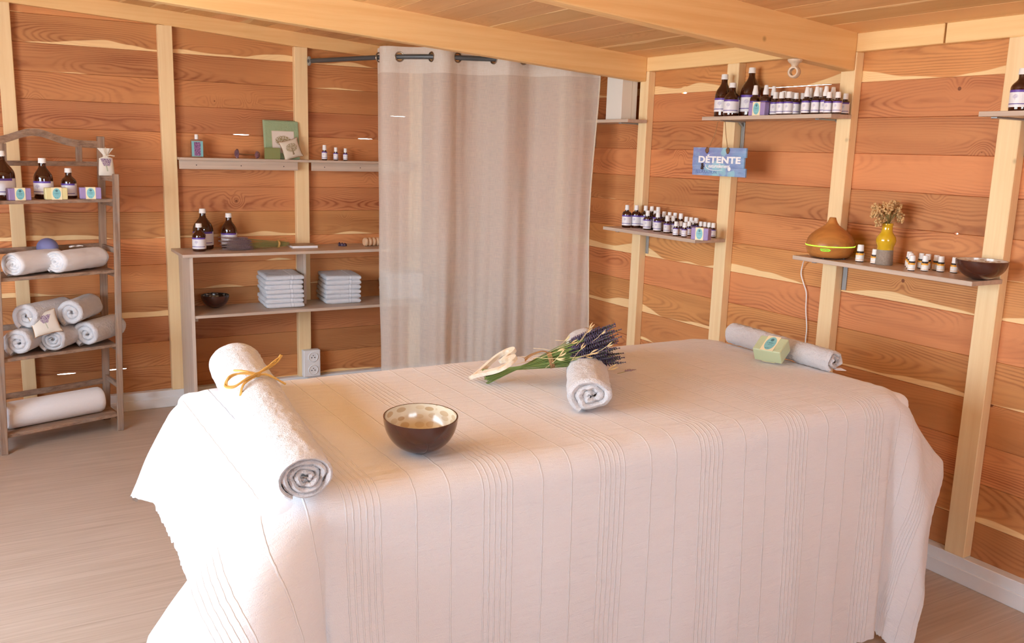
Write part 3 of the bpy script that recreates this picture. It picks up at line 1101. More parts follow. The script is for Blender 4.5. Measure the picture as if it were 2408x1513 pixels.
def stack(n, x, y, z, w, d, h, rz, which, seed):
    protos = [folded_mesh(w, d, h * 1.06, seed + q).mesh('folded_towel', [M['terry_band']], True, 80) for q in range(3)]
    for i in range(n):
        o = bpy.data.objects.new('folded_towel', protos[i % 3])
        COL.objects.link(o)
        o.location = (x + random.uniform(-.004, .004), y + random.uniform(-.006, .006), z + i * h)
        o.rotation_euler = (0, 0, rz + R(random.uniform(-1.6, 1.6)))
        pos = 'top' if i == n - 1 else PLACE[i + 1]
        tag(o, 'folded white towel, %s%s of the %s' % (pos, '' if i in (0, n - 1) else ' from the bottom', which), 'towel', 'folded towels in the %s' % which)


stack(7, 1.428, 4.955, ZS3, 0.212, 0.30, 0.0262, R(-6), 'stack nearest the dark shell bowl', 11)
stack(6, 1.786, 4.985, ZS3, 0.208, 0.28, 0.0272, R(-6), 'stack right of the shelf divider', 22)
stack(6, 2.19, 4.99, ZS3, 0.208, 0.28, 0.0268, R(-6), 'stack half behind the linen curtain', 33)

# ------------------------------------------------------------------ coconut bowls
def shell_mat(name, base, disc, grout, scale, sharp=True):
    t = NT(name)
    uv = t.n('ShaderNodeUVMap', uv_map='UVMap')
    vo = t.t.nodes.new('ShaderNodeTexVoronoi')
    t.put(vo.inputs['Vector'], t.n('ShaderNodeVectorMath', [uv, t.xyz(scale[0], scale[1], 1.0)], operation='MULTIPLY'))
    vo.inputs['Scale'].default_value = 1.0
    vo.inputs['Randomness'].default_value = 0.45
    d = vo.outputs['Distance']
    rc = t.sep(vo.outputs['Color'])
    col = t.mix(t.mapr(rc[0], 0, 1, 0.15, 1.0), lin(base), lin(disc))
    col = t.mix(t.mapr(d, 0.38, 0.45, 0, 1, True), col, lin(grout))
    return t.done(t.bsdf(col, 0.22, Coat_Weight=0.5, Coat_Roughness=0.08))


M['shell_cream'] = shell_mat('mother_of_pearl_cream', (208, 192, 164), (182, 154, 118), (212, 200, 176), (14, 5))
M['shell_dark'] = shell_mat('mother_of_pearl_dark', (190, 186, 180), (112, 100, 88), (48, 34, 28), (22, 7))
M['shell_small'] = shell_mat('shell_squares', (236, 228, 214), (178, 142, 104), (216, 204, 188), (26, 9))
M['coco'] = plain('lacquered_coconut', (70, 36, 28), 0.18, Coat_Weight=0.6, Coat_Roughness=0.05)


def bowl(label, x, y, z, r, h, lining, tilt=(0, 0, 0)):
    o = thing('coconut_bowl', label, 'bowl', (x, y, z), tilt)
    pr, pi_ = [], []
    n = 14
    for k in range(n + 1):
        q = k / n
        a = q * PI / 2
        pr.append((max(0.30 * r, r * math.sin(a) ** 0.75) if k else 0.0, h * (1 - math.cos(a)) ** 0.92))
    pr[1] = (0.30 * r, 0.0)
    out = MB().lathe(pr + [(r * 0.985, h + 0.0006), (r * 0.965, h)], 48, cap1=False)
    out.build('shell', M['coco'], o, angle=60)
    t_ = 0.0035
    for k in range(n + 1):
        q = k / n
        a = q * PI / 2
        pi_.append(((r - t_) * math.sin(a) ** 0.75 if k else 0.0, t_ + (h - t_) * (1 - math.cos(a)) ** 0.92))
    ii = MB().lathe(pi_, 48, uvs=True, cap0=False, cap1=False)
    ii.f = [f[::-1] for f in ii.f]
    ii.uv = [u[::-1] for u in ii.uv]
    ii.build('lining', M[lining], o, angle=60)
    return o


x, y = at(511, 727, ZS3)
bowl('small dark bowl lined with shell discs on the shelving unit beside folded towels', x, y + 0.045, ZS3 + 0.001, 0.077, 0.072, 'shell_dark')
yb = float(on_x(2306, 640, 2.845)[1])
bowl('dark coconut bowl lined with pale shell pieces at the diffuser shelf end', 2.845, yb, ZR + 0.0005, 0.080, 0.064, 'shell_small')

# ------------------------------------------------------------------ things on the back wall ledge
x = float(on_y(464, 370, 5.16)[0])
o = thing('lotion_bottle', 'clear flat bottle with blue and violet label on the ledge', 'bottle', (x, 5.165, ZS1))
M['clear'] = plain('clear_plastic', (226, 226, 230), 0.08, Transmission_Weight=0.9, IOR=1.3)
MB().box(-0.031, 0.031, -0.016, 0.016, 0, 0.098).build('body', M['clear'], o, smooth=False, bevel=0.008, seg=3)
MB().box(-0.0295, 0.0295, -0.0172, -0.0162, 0.006, 0.088).build('label', M['teal'], o, smooth=False)


def violet_print():
    t = NT('violet_print_panel')
    p = t.n('ShaderNodeTexCoord', out=3)
    n = t.noise(p, 170.0, 3.0)
    return t.done(t.bsdf(t.mix(t.mapr(n, 0.35, 0.65), lin((70, 48, 96)), lin((178, 120, 168))), 0.5))


M['violet_panel'] = violet_print()
MB().box(-0.017, 0.016, -0.0182, -0.0173, 0.010, 0.083).build('printed_panel', M['violet_panel'], o, smooth=False)
MB().lathe([(0.010, 0.098), (0.010, 0.103), (0.0105, 0.103), (0.0100, 0.122), (0.009, 0.124), (0, 0.124)], 20).build('cap', M['cap'], o)

M['crystal'] = plain('violet_crystal', (196, 168, 204), 0.06, Transmission_Weight=0.85, IOR=1.55)
xa, xb = float(on_y(558, 360, 5.16)[0]), float(on_y(604, 364, 5.16)[0])
o = thing('massage_wand', 'thin rod with a violet crystal knob at each end lying on the ledge', 'massage tool', ((xa + xb) / 2, 5.16, ZS1))
for s, rr in ((-1, 0.026), (1, 0.022)):
    c = (s * (xb - xa) / 2, 0, rr * 1.0)
    X = Matrix.Translation(c) @ Matrix.Rotation(PI / 2 * s, 4, 'Y')
    MB().lathe([(0.004, -0.012), (rr, -0.003), (rr, 0.004), (rr * 0.6, 0.014), (0, 0.017)], 9, xf=X).build('crystal_knob', M['crystal'], o, smooth=False)
MB().tube([(-(xb - xa) / 2 + 0.01, 0, 0.025), ((xb - xa) / 2 - 0.01, 0, 0.021)], 0.0022, 8).build('rod', M['ring'], o)


def tree_mat(name, bg, crown, trunk, cx=0.5, cy=0.56, rx=0.40, ry=0.26):
    t = NT(name)
    uv = t.sep(t.n('ShaderNodeUVMap', uv_map='UVMap'))
    du = t.math('DIVIDE', t.math('SUBTRACT', uv[0], cx), rx)
    dv = t.math('DIVIDE', t.math('SUBTRACT', uv[1], cy), ry)
    d = t.math('SQRT', t.math('ADD', t.math('MULTIPLY', du, du), t.math('MULTIPLY', dv, dv)))
    n = t.noise(t.xyz(uv[0], uv[1], 0.0), 26.0, 3.0, 0.6)
    k = t.math('MULTIPLY', t.mapr(d, 1.0, 0.85, 0, 1), t.math('GREATER_THAN', n, 0.47))
    col = t.mix(k, lin(bg), lin(crown))
    tr = t.math('MULTIPLY', t.math('LESS_THAN', t.math('ABSOLUTE', t.math('SUBTRACT', uv[0], cx)), t.mapr(uv[1], cy - ry - 0.16, cy - ry + 0.1, 0.055, 0.02)),
                t.math('MULTIPLY', t.math('GREATER_THAN', uv[1], cy - ry - 0.14), t.math('LESS_THAN', uv[1], cy)))
    col = t.mix(tr, col, lin(trunk))
    tc = t.n('ShaderNodeTexCoord', out=3)
    return t.done(t.bsdf(col, 0.9, t.bump(t.noise(tc, 900.0, 2.0), 0.3, 0.002)))


M['tree_patch'] = tree_mat('embroidered_tree_patch', (226, 216, 206), (150, 132, 84), (132, 112, 80))
M['tree_cushion'] = tree_mat('embroidered_tree_cushion', (216, 204, 186), (156, 140, 104), (140, 122, 92), ry=0.24, rx=0.32)


def motif_mat(name):
    t = NT(name)
    uv = t.sep(t.n('ShaderNodeUVMap', uv_map='UVMap'))
    du = t.math('DIVIDE', t.math('SUBTRACT', uv[0], 0.5), t.mapr(uv[1], 0.42, 0.78, 0.06, 0.26))
    inside = t.math('MULTIPLY', t.math('LESS_THAN', t.math('ABSOLUTE', du), 1.0), t.math('MULTIPLY', t.math('GREATER_THAN', uv[1], 0.46), t.math('LESS_THAN', uv[1], 0.80)))
    n = t.noise(t.xyz(t.math('MULTIPLY', du, 1.2), uv[1], 0.0), 15.0, 2.0)
    k = t.math('MULTIPLY', inside, t.math('GREATER_THAN', n, 0.47))
    col = t.mix(k, lin((222, 214, 202)), lin((118, 84, 128)))
    st = t.math('MULTIPLY', t.math('LESS_THAN', t.math('ABSOLUTE', t.math('SUBTRACT', uv[0], t.math('MULTIPLY_ADD', t.math('SINE', t.math('MULTIPLY', uv[1], 9.0)), 0.012, 0.5))), 0.016),
                t.math('MULTIPLY', t.math('GREATER_THAN', uv[1], 0.22), t.math('LESS_THAN', uv[1], 0.5)))
    col = t.mix(t.math('MULTIPLY', st, 0.7), col, lin((150, 160, 128)))
    tc = t.n('ShaderNodeTexCoord', out=3)
    return t.done(t.bsdf(col, 0.9, t.bump(t.noise(tc, 1100.0, 2.0), 0.35, 0.002)))


M['lav_motif'] = motif_mat('linen_with_lavender_motif')


def cushion_mesh(w, h, t, n=18, pinch=0.10):
    mb = MB()

    def fn(s):
        def g(u, v):
            a, b = 2 * u - 1, 2 * v - 1
            prof = max(0.0, (1 - a * a) * (1 - b * b)) ** 0.42
            k = 1 - pinch * (1 - abs(a) ** 3) * b * b
            kk = 1 - pinch * (1 - abs(b) ** 3) * a * a
            return (w / 2 * a * kk, s * t / 2 * prof, h / 2 * b * k)
        return g
    mb.grid(n, n, fn(-1), 0, lambda u, v: (u, v))
    mb.grid(n, n, fn(1), 1, lambda u, v: (u, v), flip=True)
    return mb


def cushion(label, mat, w, h, t, loc, rot, cat='cushion', name='scented_cushion'):
    o = thing(name, label, cat, loc, rot)
    cushion_mesh(w, h, t).build('pouch', [M[mat], M['linen']], o, (0, 0, h / 2), angle=60)
    e = MB()
    path = []
    n = 18
    for side in range(4):
        for q in range(n):
            a = -1 + 2 * q / n
            b = -1
            k = 1 - 0.10 * (1 - abs(a) ** 3)
            px, pz = w / 2 * a, -h / 2 * k
            for _ in range(side):
                px, pz = -pz * w / h, px * h / w
            path.append((px, 0, pz))
    e.tube(path, 0.0016, 6, closed=True)
    e.build('stitched_edge', M['twine'], o, (0, 0, h / 2))
    return o


x = float(on_y(664, 378, 5.17)[0])
o = thing('hand_towel', 'folded sage green hand towel with tree patch leaning on the ledge stud', 'towel', (x, 5.150, ZS1 + 0.001), (R(-8), 0, R(2)))
t_ = MB()
for k in range(3):
    t_.box(-0.098, 0.100, 0.001 + 0.0105 * k, 0.0105 + 0.0105 * k, 0.001, 0.215 + 0.004 * k)
tw = t_.build('cloth', M['green_terry'], o, smooth=True, bevel=0.004, seg=3)
p_ = MB()
p_.grid(1, 1, lambda u, v: (-0.056 + 0.124 * u, -0.0012, 0.038 + 0.118 * v), 0, lambda u, v: (u, v))
p_.grid(1, 1, lambda u, v: (-0.059 + 0.130 * u, -0.0004, 0.035 + 0.124 * v), 1)
p_.build('tree_patch', [M['tree_patch'], M['linen']], o, smooth=False)
x = float(on_y(640, 370, 5.14)[0])
M['wrap_green'] = plain('green_cellophane_soap', (128, 138, 86), 0.2, Coat_Weight=0.8, Coat_Roughness=0.08)
o = MB().box(-0.044, 0.044, -0.011, 0.011, 0, 0.064).build('wrapped_soap', M['wrap_green'], None, (x, 5.1365, ZS1), (0, 0, R(-3)), smooth=False, bevel=0.004, seg=3)
tag(o, 'cellophane-wrapped olive green soap bar standing before the green towel', 'soap')
x = float(on_y(694, 370, 5.12)[0])
cushion('small beige cushion with stitched tree leaning at the ledge edge before the stud', 'tree_cushion', 0.115, 0.112, 0.040, (x, 5.134, ZS1 + 0.006), (R(-10), R(-16), R(4)))

# ------------------------------------------------------------------ things on the shelving unit top
def spike(mb, p, d, L, r, m, seed, n=6):
    """a lavender flower head: whorls of small buds along a stalk"""
    rnd = random.Random(seed)
    d = Vector(d).normalized()
    s = d.orthogonal().normalized()
    t = d.cross(s)
    p = Vector(p)
    k = max(4, int(L / 0.006))
    for i in range(k):
        q = i / (k - 1)
        rr = r * (0.55 + 0.6 * math.sin(PI * min(1, q * 0.9 + 0.15))) * (1 - 0.45 * q)
        for j in range(n):
            a = 2 * PI * (j + 0.5 * (i % 2)) / n + rnd.uniform(-.3, .3)
            o = s * math.cos(a) + t * math.sin(a)
            b0 = p + d * (L * q)
            tip = b0 + o * rr * rnd.uniform(0.9, 1.3) + d * (0.007 * rnd.uniform(0.6, 1.2))
            w = o.cross(d) * (rr * 0.5)
            b = len(mb.v)
            mid = (b0 + tip) / 2 + d * 0.001
            mb.v += [tuple(b0), tuple(mid + w), tuple(tip), tuple(mid - w), tuple(mid + d * 0.003 + o * rr * .25)]
            for f in ((0, 1, 4), (1, 2, 4), (2, 3, 4), (3, 0, 4), (0, 3, 2, 1)):
                mb.face([b + q_ for q_ in f], m)


def sprig_mesh(L, head, seed, bend, hr=0.0048, dry=False):
    """stem along +x from 0 to L with the flower head at the end"""
    mb = MB()
    path = []
    for i in range(9):
        q = i / 8
        path.append((L * q, 0, bend * math.sin(PI * q * 0.8) * q))
    mb.tube(path, 0.0011, 5, 0)
    e = Vector(path[-1]) - Vector(path[-2])
    st = Vector(path[-1]) - e.normalized() * head
    spike(mb, st, e, head, hr, 1, seed)
    return mb.mesh('lavender_sprig', [M['stem_dry'] if dry else M['stem'], M['lav2'] if not dry else M['lav_dry']], True, 30)


def bouquet_sprigs(parent, meshes, n, tie, back, L0, spread_y, spread_z, seed, flat=0.0, name='lavender_sprig'):
    """sprigs through a tie point on the local x axis; back = distance from stem end to the tie"""
    rnd = random.Random(seed)
    for i in range(n):
        me = meshes[i % len(meshes)]
        o = bpy.data.objects.new(name, me)
        COL.objects.link(o)
        o.parent = parent
        a = rnd.uniform(0, 2 * PI)
        q = math.sqrt(rnd.random())
        py, pz = math.cos(a) * q, math.sin(a) * q
        yaw = py * spread_y + rnd.uniform(-.02, .02)
        pit = max(-0.6, pz) * spread_z + flat
        off = rnd.uniform(-0.012, 0.012)
        dirv = Vector((math.cos(pit) * math.cos(yaw), math.cos(pit) * math.sin(yaw), math.sin(pit)))
        ty, tz = py * tie[1], pz * tie[2]
        start = Vector((tie[0], ty, tie[3] + tz)) - dirv * (back + off)
        o.location = start
        o.rotation_euler = Euler((rnd.uniform(0, 2 * PI), 0, 0)).to_matrix().to_4x4().to_euler()
        rot = Matrix.Rotation(yaw, 4, 'Z') @ Matrix.Rotation(-pit, 4, 'Y') @ Matrix.Rotation(rnd.uniform(0, 2 * PI), 4, 'X')
        o.rotation_euler = rot.to_euler()
        s = rnd.uniform(0.9, 1.06)
        o.scale = (s, s, s)


def tie_ring(parent, x, y, z, ry, rz_, mat, turns=4, w=0.012, seed=0):
    b = MB()
    pts = []
    for i in range(turns * 16 + 1):
        a = 2 * PI * i / 16
        pts.append((x + w * (i / (turns * 16) - 0.5) + 0.001 * nz(a, seed), y + ry * math.cos(a) * 1.04, z + rz_ * math.sin(a) * 1.04))
    b.tube(pts, 0.0014, 5)
    return b.build('twine', mat, parent)


xa, ya = at(684, 572, ZS2)
xb, yb_ = at(540, 578, ZS2)
L_ = 0.36
o = thing('dried_lavender_bunch', 'bunch of dried lavender lying on the shelving unit, flowers to the left', 'lavender', (1.475, 5.055, ZS2), (0, 0, PI + R(4)))
dm = [sprig_mesh(0.35, 0.12, 40 + i, 0.012, 0.0062, True) for i in range(4)]
bouquet_sprigs(o, dm, 46, (0.06, 0.020, 0.018, 0.024), 0.062, 0.35, 0.16, 0.10, 5, 0.012)
tie_ring(o, 0.055, 0, 0.024, 0.021, 0.020, M['raffia'])
b = MB()
b.tube([(0.055, 0, 0.045), (0.04, 0.01, 0.062), (0.015, 0.005, 0.060), (0.0, -0.01, 0.045), (0.02, -0.02, 0.036), (0.05, -0.012, 0.043)], 0.0012, 5)
b.build('bow', M['raffia'], o)
x, y = at(716, 580, ZS2)
o = thing('notepad', 'thin white-edged booklet lying flat on the shelving unit beside the lavender', 'book', (1.565, 5.01, ZS2), (0, 0, R(-3)))
MB().box(-0.072, 0.072, 0, 0.135, 0.001, 0.013).build('pages', M['cotton'], o, smooth=False)
MB().box(-0.074, 0.074, -0.001, 0.136, 0.013, 0.0145).box(-0.074, 0.074, -0.001, 0.136, 0.0, 0.001).build('cover', plain('beige_cover', (178, 150, 122), 0.5), o, smooth=False)
xx, yy = at(804, 578, ZS2)
b = MB()
random.seed(3)
for i in range(9):
    b.blob((random.uniform(-.022, .022), random.uniform(-.012, .012), random.uniform(.006, .012)), .009, .008, .011, 5, 3, 0, .25)
M['amethyst'] = plain('amethyst', (72, 50, 70), 0.25)
o = b.build('amethyst_cluster', M['amethyst'], None, (xx, 5.06, ZS2 - 0.001), smooth=False)
tag(o, 'small dark violet crystal cluster on the shelving unit near the curtain', 'crystal')
M['beech'] = stick_mat('beech_roller', (226, 188, 150), (204, 160, 120), 'X', 1.0, 0.5, 0.4, False)
o = thing('wooden_roller', 'ribbed beech massage roller on the shelving unit by the curtain edge', 'massage tool', (1.985, 5.03, ZS2), (0, 0, R(6)))
for i in range(5):
    MB().lathe([(0.004, -0.0125), (0.020, -0.0115), (0.0255, -0.004), (0.0255, 0.004), (0.020, 0.0115), (0.004, 0.0125)], 24,
               xf=Matrix.Translation((-0.05 + 0.0255 * i, 0, 0.0256)) @ Matrix.Rotation(PI / 2, 4, 'Y')).build('wheel', M['beech'], o)
MB().tube([(0.058, 0, 0.0256), (0.16, 0, 0.0256)], 0.009, 10).build('handle', M['beech'], o)

# ------------------------------------------------------------------ weathered folding shelf at the left
FLx, FRx = Vector((0.0, 4.684, 0)), Vector((0.527, 4.853, 0))
BLx, BRx = Vector((-0.035, 4.92, 0)), Vector((0.487, 5.085, 0))
LEAN = Vector((0.030, 0.0, 1.0))


def lad(p, z):
    return p + LEAN * z


o = thing('folding_shelf', 'weathered brown folding wooden shelf holding rolled towels by the left edge', 'shelf', (0, 0, 0))
for (p, h) in ((FLx, 1.30), (FRx, 1.31)):
    MB().bar(p, lad(p, h), 0.030, 0.024, up=(0, 1, 0)).build('front_post', M['old_z'], o, smooth=False, bevel=0.002, seg=1)
for (p, h) in ((BLx, 1.485), (BRx, 1.49)):
    MB().bar(p, lad(p, h), 0.036, 0.026, up=(0, 1, 0)).build('rear_post', M['old_z'], o, smooth=False, bevel=0.002, seg=1)
SHZ = (1.189, 0.836, 0.458, 0.092)
for z in SHZ:
    c = [lad(p, z) for p in (FLx, FRx, BLx, BRx)]
    e = (c[1] - c[0]).normalized()
    c = [c[0] + e * 0.014, c[1] - e * 0.014, c[2] + e * 0.016, c[3] - e * 0.016]
    b = MB()
    b.hexa([q + Vector((0, 0, -0.016)) for q in c] + c)
    b.build('shelf_board', M['old_x'], o, smooth=False, bevel=0.0015, seg=1)
    for (p, q) in ((FLx, BLx), (FRx, BRx)):
        MB().bar(lad(p, z - 0.028), lad(q, z - 0.028), 0.02, 0.024).build('side_rail', M['old_y'], o, smooth=False, bevel=0.0015, seg=1)
for (p, q) in ((FLx, BLx), (FRx, BRx)):
    for z in (1.285, 0.93, 0.235):
        MB().bar(lad(p, z), lad(q, z), 0.016, 0.026).build('side_rail', M['old_y'], o, smooth=False, bevel=0.0015, seg=1)
for z in (0.935, 0.56, 0.215):
    MB().bar(lad(BLx, z), lad(BRx, z), 0.014, 0.028).build('rear_rail', M['old_x'], o, smooth=False, bevel=0.0015, seg=1)
b = MB()
N_ = 24
for i in range(N_):
    pts = []
    for zz in (0, 1):
        for yy in (0, 1):
            for k in (i, i + 1):
                q = k / N_
                base_ = lad(BLx, 1.455).lerp(lad(BRx, 1.455), q)
                arch = 0.052 * math.exp(-((q - 0.42) / 0.22) ** 2) - 0.006
                pts.append(base_ + Vector((0, -0.008 + 0.016 * yy, arch + (-0.018 if zz == 0 else 0.018))))
    b.hexa(pts)
b.build('arched_top_rail', M['old_x'], o, smooth=False)
MB().bar(lad(BLx, 1.352), lad(BRx, 1.352), 0.014, 0.024).build('gallery_rail', M['old_x'], o, smooth=False, bevel=0.0015, seg=1)
for q in (0.16, 0.80):
    a_ = lad(BLx, 1.36).lerp(lad(BRx, 1.36), q)
    c_ = lad(BLx, 1.445).lerp(lad(BRx, 1.445), q)
    MB().bar(a_, c_, 0.030, 0.012, up=(0, 1, 0)).build('slat', M['old_z'], o, smooth=False, bevel=0.0015, seg=1)


def shelf_pt(q, t, z):
    """q along the front, t from front to back, on a board of the folding shelf"""
    f = lad(FLx, z).lerp(lad(FRx, z), q)
    k = lad(BLx, z).lerp(lad(BRx, z), q)
    return f.lerp(k, t)


def q_of(px, t, z):
    a_, b_ = 0.0, 1.0
    for _ in range(40):
        m_ = (a_ + b_) / 2
        p = shelf_pt(m_, t, z)
        v = CM @ (np.array(p) - CC)
        if 1204 + F * v[0] / v[2] < px:
            a_ = m_
        else:
            b_ = m_
    return shelf_pt((a_ + b_) / 2, t, z)


G = 'brown bottles on the weathered folding shelf'
for kind, px, t, sc, lab in (('litre', 9, 0.50, 1.03, 'largest brown bottle at the left end of the weathered folding shelf'),
                             ('half', 104.5, 0.48, 1.02, 'middle-sized brown bottle behind the yellow soap on the folding shelf'),
                             ('quarter', 164, 0.45, 1.0, 'smallest brown bottle on the weathered folding shelf, behind the soaps')):
    p = q_of(px, t, SHZ[0])
    bottle(kind, p.x, p.y, SHZ[0], lab, G, -8, sc)
for px, mat, lab, w, tr in ((45, 'soap_violet', 'purple soap with cream band before the largest bottle on the folding shelf', 0.098, 14),
                            (132, 'soap_yellow', 'pale yellow soap with cream band on the weathered folding shelf', 0.098, 6),
                            (213, 'soap_violet', 'purple soap with cream band at the right end of the folding shelf', 0.096, -2)):
    p = q_of(px, 0.13, SHZ[0])
    soap(lab, M[mat], w, 0.036, 0.056, (p.x, p.y, SHZ[0]), (0, 0, R(tr) + R(4)))

# linen sachet standing on the side rail at the right
p = lad(FRx, 1.298).lerp(lad(BRx, 1.298), 0.42)
o = thing('linen_sachet', 'small linen pouch printed with lavender on the folding shelf side rail', 'sachet', (p.x - 0.012, p.y, 1.299), (0, 0, R(4)))
b = MB()
prof = []
for k in range(17):
    q = k / 16
    zz = 0.134 * q
    if q < 0.68:
        w_ = 0.036 - 0.010 * q + (0.002 if k else 0)
        d_ = 0.017 * math.sin(PI * min(1, (q + 0.14) / 0.84)) + 0.002
    elif q < 0.76:
        w_, d_ = 0.0115, 0.010
    else:
        w_ = 0.0115 + 0.095 * (q - 0.76)
        d_ = 0.009 + 0.02 * (q - 0.76)
    prof.append((zz, w_, d_))


def sach(u, v):
    k = v * 16
    i = min(15, int(k))
    f = k - i
    zz, w_, d_ = [prof[i][j] * (1 - f) + prof[i + 1][j] * f for j in range(3)]
    a = 2 * PI * u - PI / 2 - PI
    fold = 1 + (0.13 * math.sin(a * 9) * sstep(0.55, 0.8, v))
    return (w_ * math.copysign(abs(math.cos(a)) ** 0.7, math.cos(a)) * fold, d_ * math.sin(a) * fold, zz)


b.grid(48, 32, sach, 0, lambda u, v: (2 * u - 0.5, v * 1.25 + 0.02))
b.build('pouch', M['lav_motif'], o, angle=80)
b = MB()
b.tube([(0.0125 * math.cos(a), 0.011 * math.sin(a), 0.096) for a in [2 * PI * i / 20 for i in range(20)]], 0.0022, 6, closed=True)
b.tube([(0.0, -0.012, 0.096), (-0.008, -0.014, 0.118), (-0.002, -0.012, 0.140), (0.004, -0.012, 0.118), (0.0, -0.012, 0.096)], 0.0013, 5)
b.tube([(0.0, -0.012, 0.096), (0.018, -0.016, 0.100), (0.038, -0.014, 0.096)], 0.003, 6)
b.build('ribbon', M['linen'], o)


def shelf_roll(lab, px, py_, t, z, dz, ang, L, a, b_, seed, turns=3.2, mat='terry', **kw):
    a, b_ = a * 1.07, b_ * 1.07
    p = q_of(px, t, z)
    d = Vector((math.cos(R(ang)), math.sin(R(ang)), 0)) * L
    return roll(lab, (p.x, p.y), (p.x + d.x, p.y + d.y), z + dz, a, b_, a * 0.98, b_ * 0.98, turns, seed, 'rolled towels on the folding shelf', mat, nl=16, **kw)


shelf_roll('thin rolled white towel at the left of the folding shelf under the violet ball', 32, 0, 0.02, SHZ[1], 0.001, 44, 0.26, 0.064, 0.058, 51, 4.0, 'cotton')
shelf_roll('thin rolled white towel tied with cord at the right of the violet ball', 132, 0, 0.02, SHZ[1], 0.001, 40, 0.27, 0.072, 0.056, 52, 4.0, 'cotton')
p = q_of(100, 0.55, SHZ[1])
o = MB().blob((0, 0, 0.047), 0.049, 0.049, 0.047, 32, 18).build('massage_ball', plain('violet_blue_rubber', (130, 136, 190), 0.6), None, (p.x + 0.03, p.y + 0.03, SHZ[1] + 0.066))
tag(o, 'violet blue ball resting between two rolled towels on the folding shelf', 'ball')
p = q_of(168, 0.22, SHZ[1])
b = MB()
cpts = []
for i in range(28):
    a = 2 * PI * i / 27
    cpts.append((0.034 * math.sin(a), 0.010 * math.sin(2 * a), 0.122 + 0.006 * math.cos(a * 2) + 0.012 * abs(math.sin(a))))
b.tube(cpts, 0.0024, 6)
o = b.build('towel_cord', M['cotton'], None, (p.x + 0.03, p.y + 0.03, SHZ[1] - 0.008), (0, 0, R(30)))
tag(o, 'looped white cord lying on top of a rolled towel on the folding shelf', 'cord')
shelf_roll('rolled towel at the bottom left of the pile on the third shelf', 44, 0, 0.02, SHZ[2], 0.001, 62, 0.24, 0.070, 0.066, 61, 2.6)
shelf_roll('rolled towel at the bottom middle of the pile under the lavender cushion', 124, 0, 0.0, SHZ[2], 0.001, 58, 0.24, 0.072, 0.060, 62, 3.4)
shelf_roll('rolled towel at the bottom right of the pile on the third shelf', 204, 0, 0.02, SHZ[2], 0.001, 52, 0.25, 0.074, 0.066, 63, 2.6)
shelf_roll('large rolled towel on top at the left of the pile on the third shelf', 66, 0, 0.12, SHZ[2], 0.117, 46, 0.27, 0.074, 0.064, 64, 2.4)
shelf_roll('thick fluffy rolled towel on top at the right of the pile', 172, 0, 0.02, SHZ[2], 0.112, 62, 0.24, 0.068, 0.068, 65, 2.4)
p = q_of(122, -0.20, SHZ[2])
cushion('small linen cushion with lavender motif leaning on the rolled towel pile', 'lav_motif', 0.128, 0.118, 0.034, (p.x - 0.005, p.y + 0.012, SHZ[2] + 0.098), (R(-24), R(-9), R(14)))
# white bolster on the lowest board
pa, pb = q_of(12, 0.40, SHZ[3]), q_of(240, 0.40, SHZ[3])
d = pb - pa
b = MB().lathe([(0.0, 0.0), (0.048, 0.0), (0.059, 0.004), (0.0645, 0.016), (0.0655, 0.03), (0.0655, d.length - 0.03), (0.0645, d.length - 0.012), (0.059, d.length - 0.002), (0.048, d.length), (0.0, d.length)], 40,
               xf=Matrix.Rotation(PI / 2, 4, 'Y'))
o = b.build('bolster_cushion', M['cotton'], None, (pa.x, pa.y, SHZ[3] + 0.066), (0, 0, math.atan2(d.y, d.x)))
tag(o, 'long white cylindrical bolster on the lowest board of the folding shelf', 'cushion')

# ------------------------------------------------------------------ curtain in the corner
ctrl = [(1.652, 5.17), (1.760, 4.915), (1.869, 4.66), (1.950, 4.530), (2.072, 4.405), (2.181, 4.350), (2.350, 4.270), (2.600, 4.090), (2.785, 3.930), (2.933, 3.80)]
RZ = 1.948


def catmull(P, n=16):
    out = []
    P = [Vector(p) for p in P]
    for i in range(len(P) - 1):
        p0, p1, p2, p3 = P[max(i - 1, 0)], P[i], P[i + 1], P[min(i + 2, len(P) - 1)]
        for k in range(n):
            t = k / n
            out.append(0.5 * ((2 * p1) + (p2 - p0) * t + (2 * p0 - 5 * p1 + 4 * p2 - p3) * t * t + (3 * p1 - p0 - 3 * p2 + p3) * t ** 3))
    out.append(P[-1])
    return out


CP = catmull(ctrl)
CS = [0.0]
for a, b in zip(CP[:-1], CP[1:]):
    CS.append(CS[-1] + (b - a).length)


def path_at(s):
    s = max(0.0, min(CS[-1] - 1e-6, s))
    i = int(np.searchsorted(CS, s, side='right')) - 1
    f = (s - CS[i]) / (CS[i + 1] - CS[i])
    p = CP[i].lerp(CP[i + 1], f)
    t = (CP[min(i + 2, len(CP) - 1)] - CP[max(i - 1, 0)]).normalized()
    return p, Vector((t.y, -t.x))          # normal towards the room


def s_of(pt):
    return min(range(len(CP)), key=lambda i: (CP[i] - Vector(pt)).length)


def s_px(px):
    best, bs = 1e9, 0
    for i in range(400):
        s = CS[-1] * i / 399
        p, n = path_at(s)
        v = CM @ (np.array((p.x, p.y, RZ)) - CC)
        e = abs(1204 + F * v[0] / v[2] - px)
        if e < best:
            best, bs = e, s
    return bs


o = thing('curtain_rail', 'grey metal curtain rail curving across the corner through the linen curtain', 'curtain rail', (0, 0, 0))
MB().tube([(p.x, p.y, RZ) for p in CP], 0.0125, 12).build('rod', M['rod'], o)
for c, dirx in (((1.652, 5.17), 0), ((2.933, 3.80), 1)):
    X = Matrix.Translation((c[0], c[1], RZ)) @ Matrix.Rotation(PI / 2, 4, 'Y')
    MB().lathe([(0.026, -0.004), (0.026, 0.004)], 20, xf=X).build('mount', M['metal'], o)

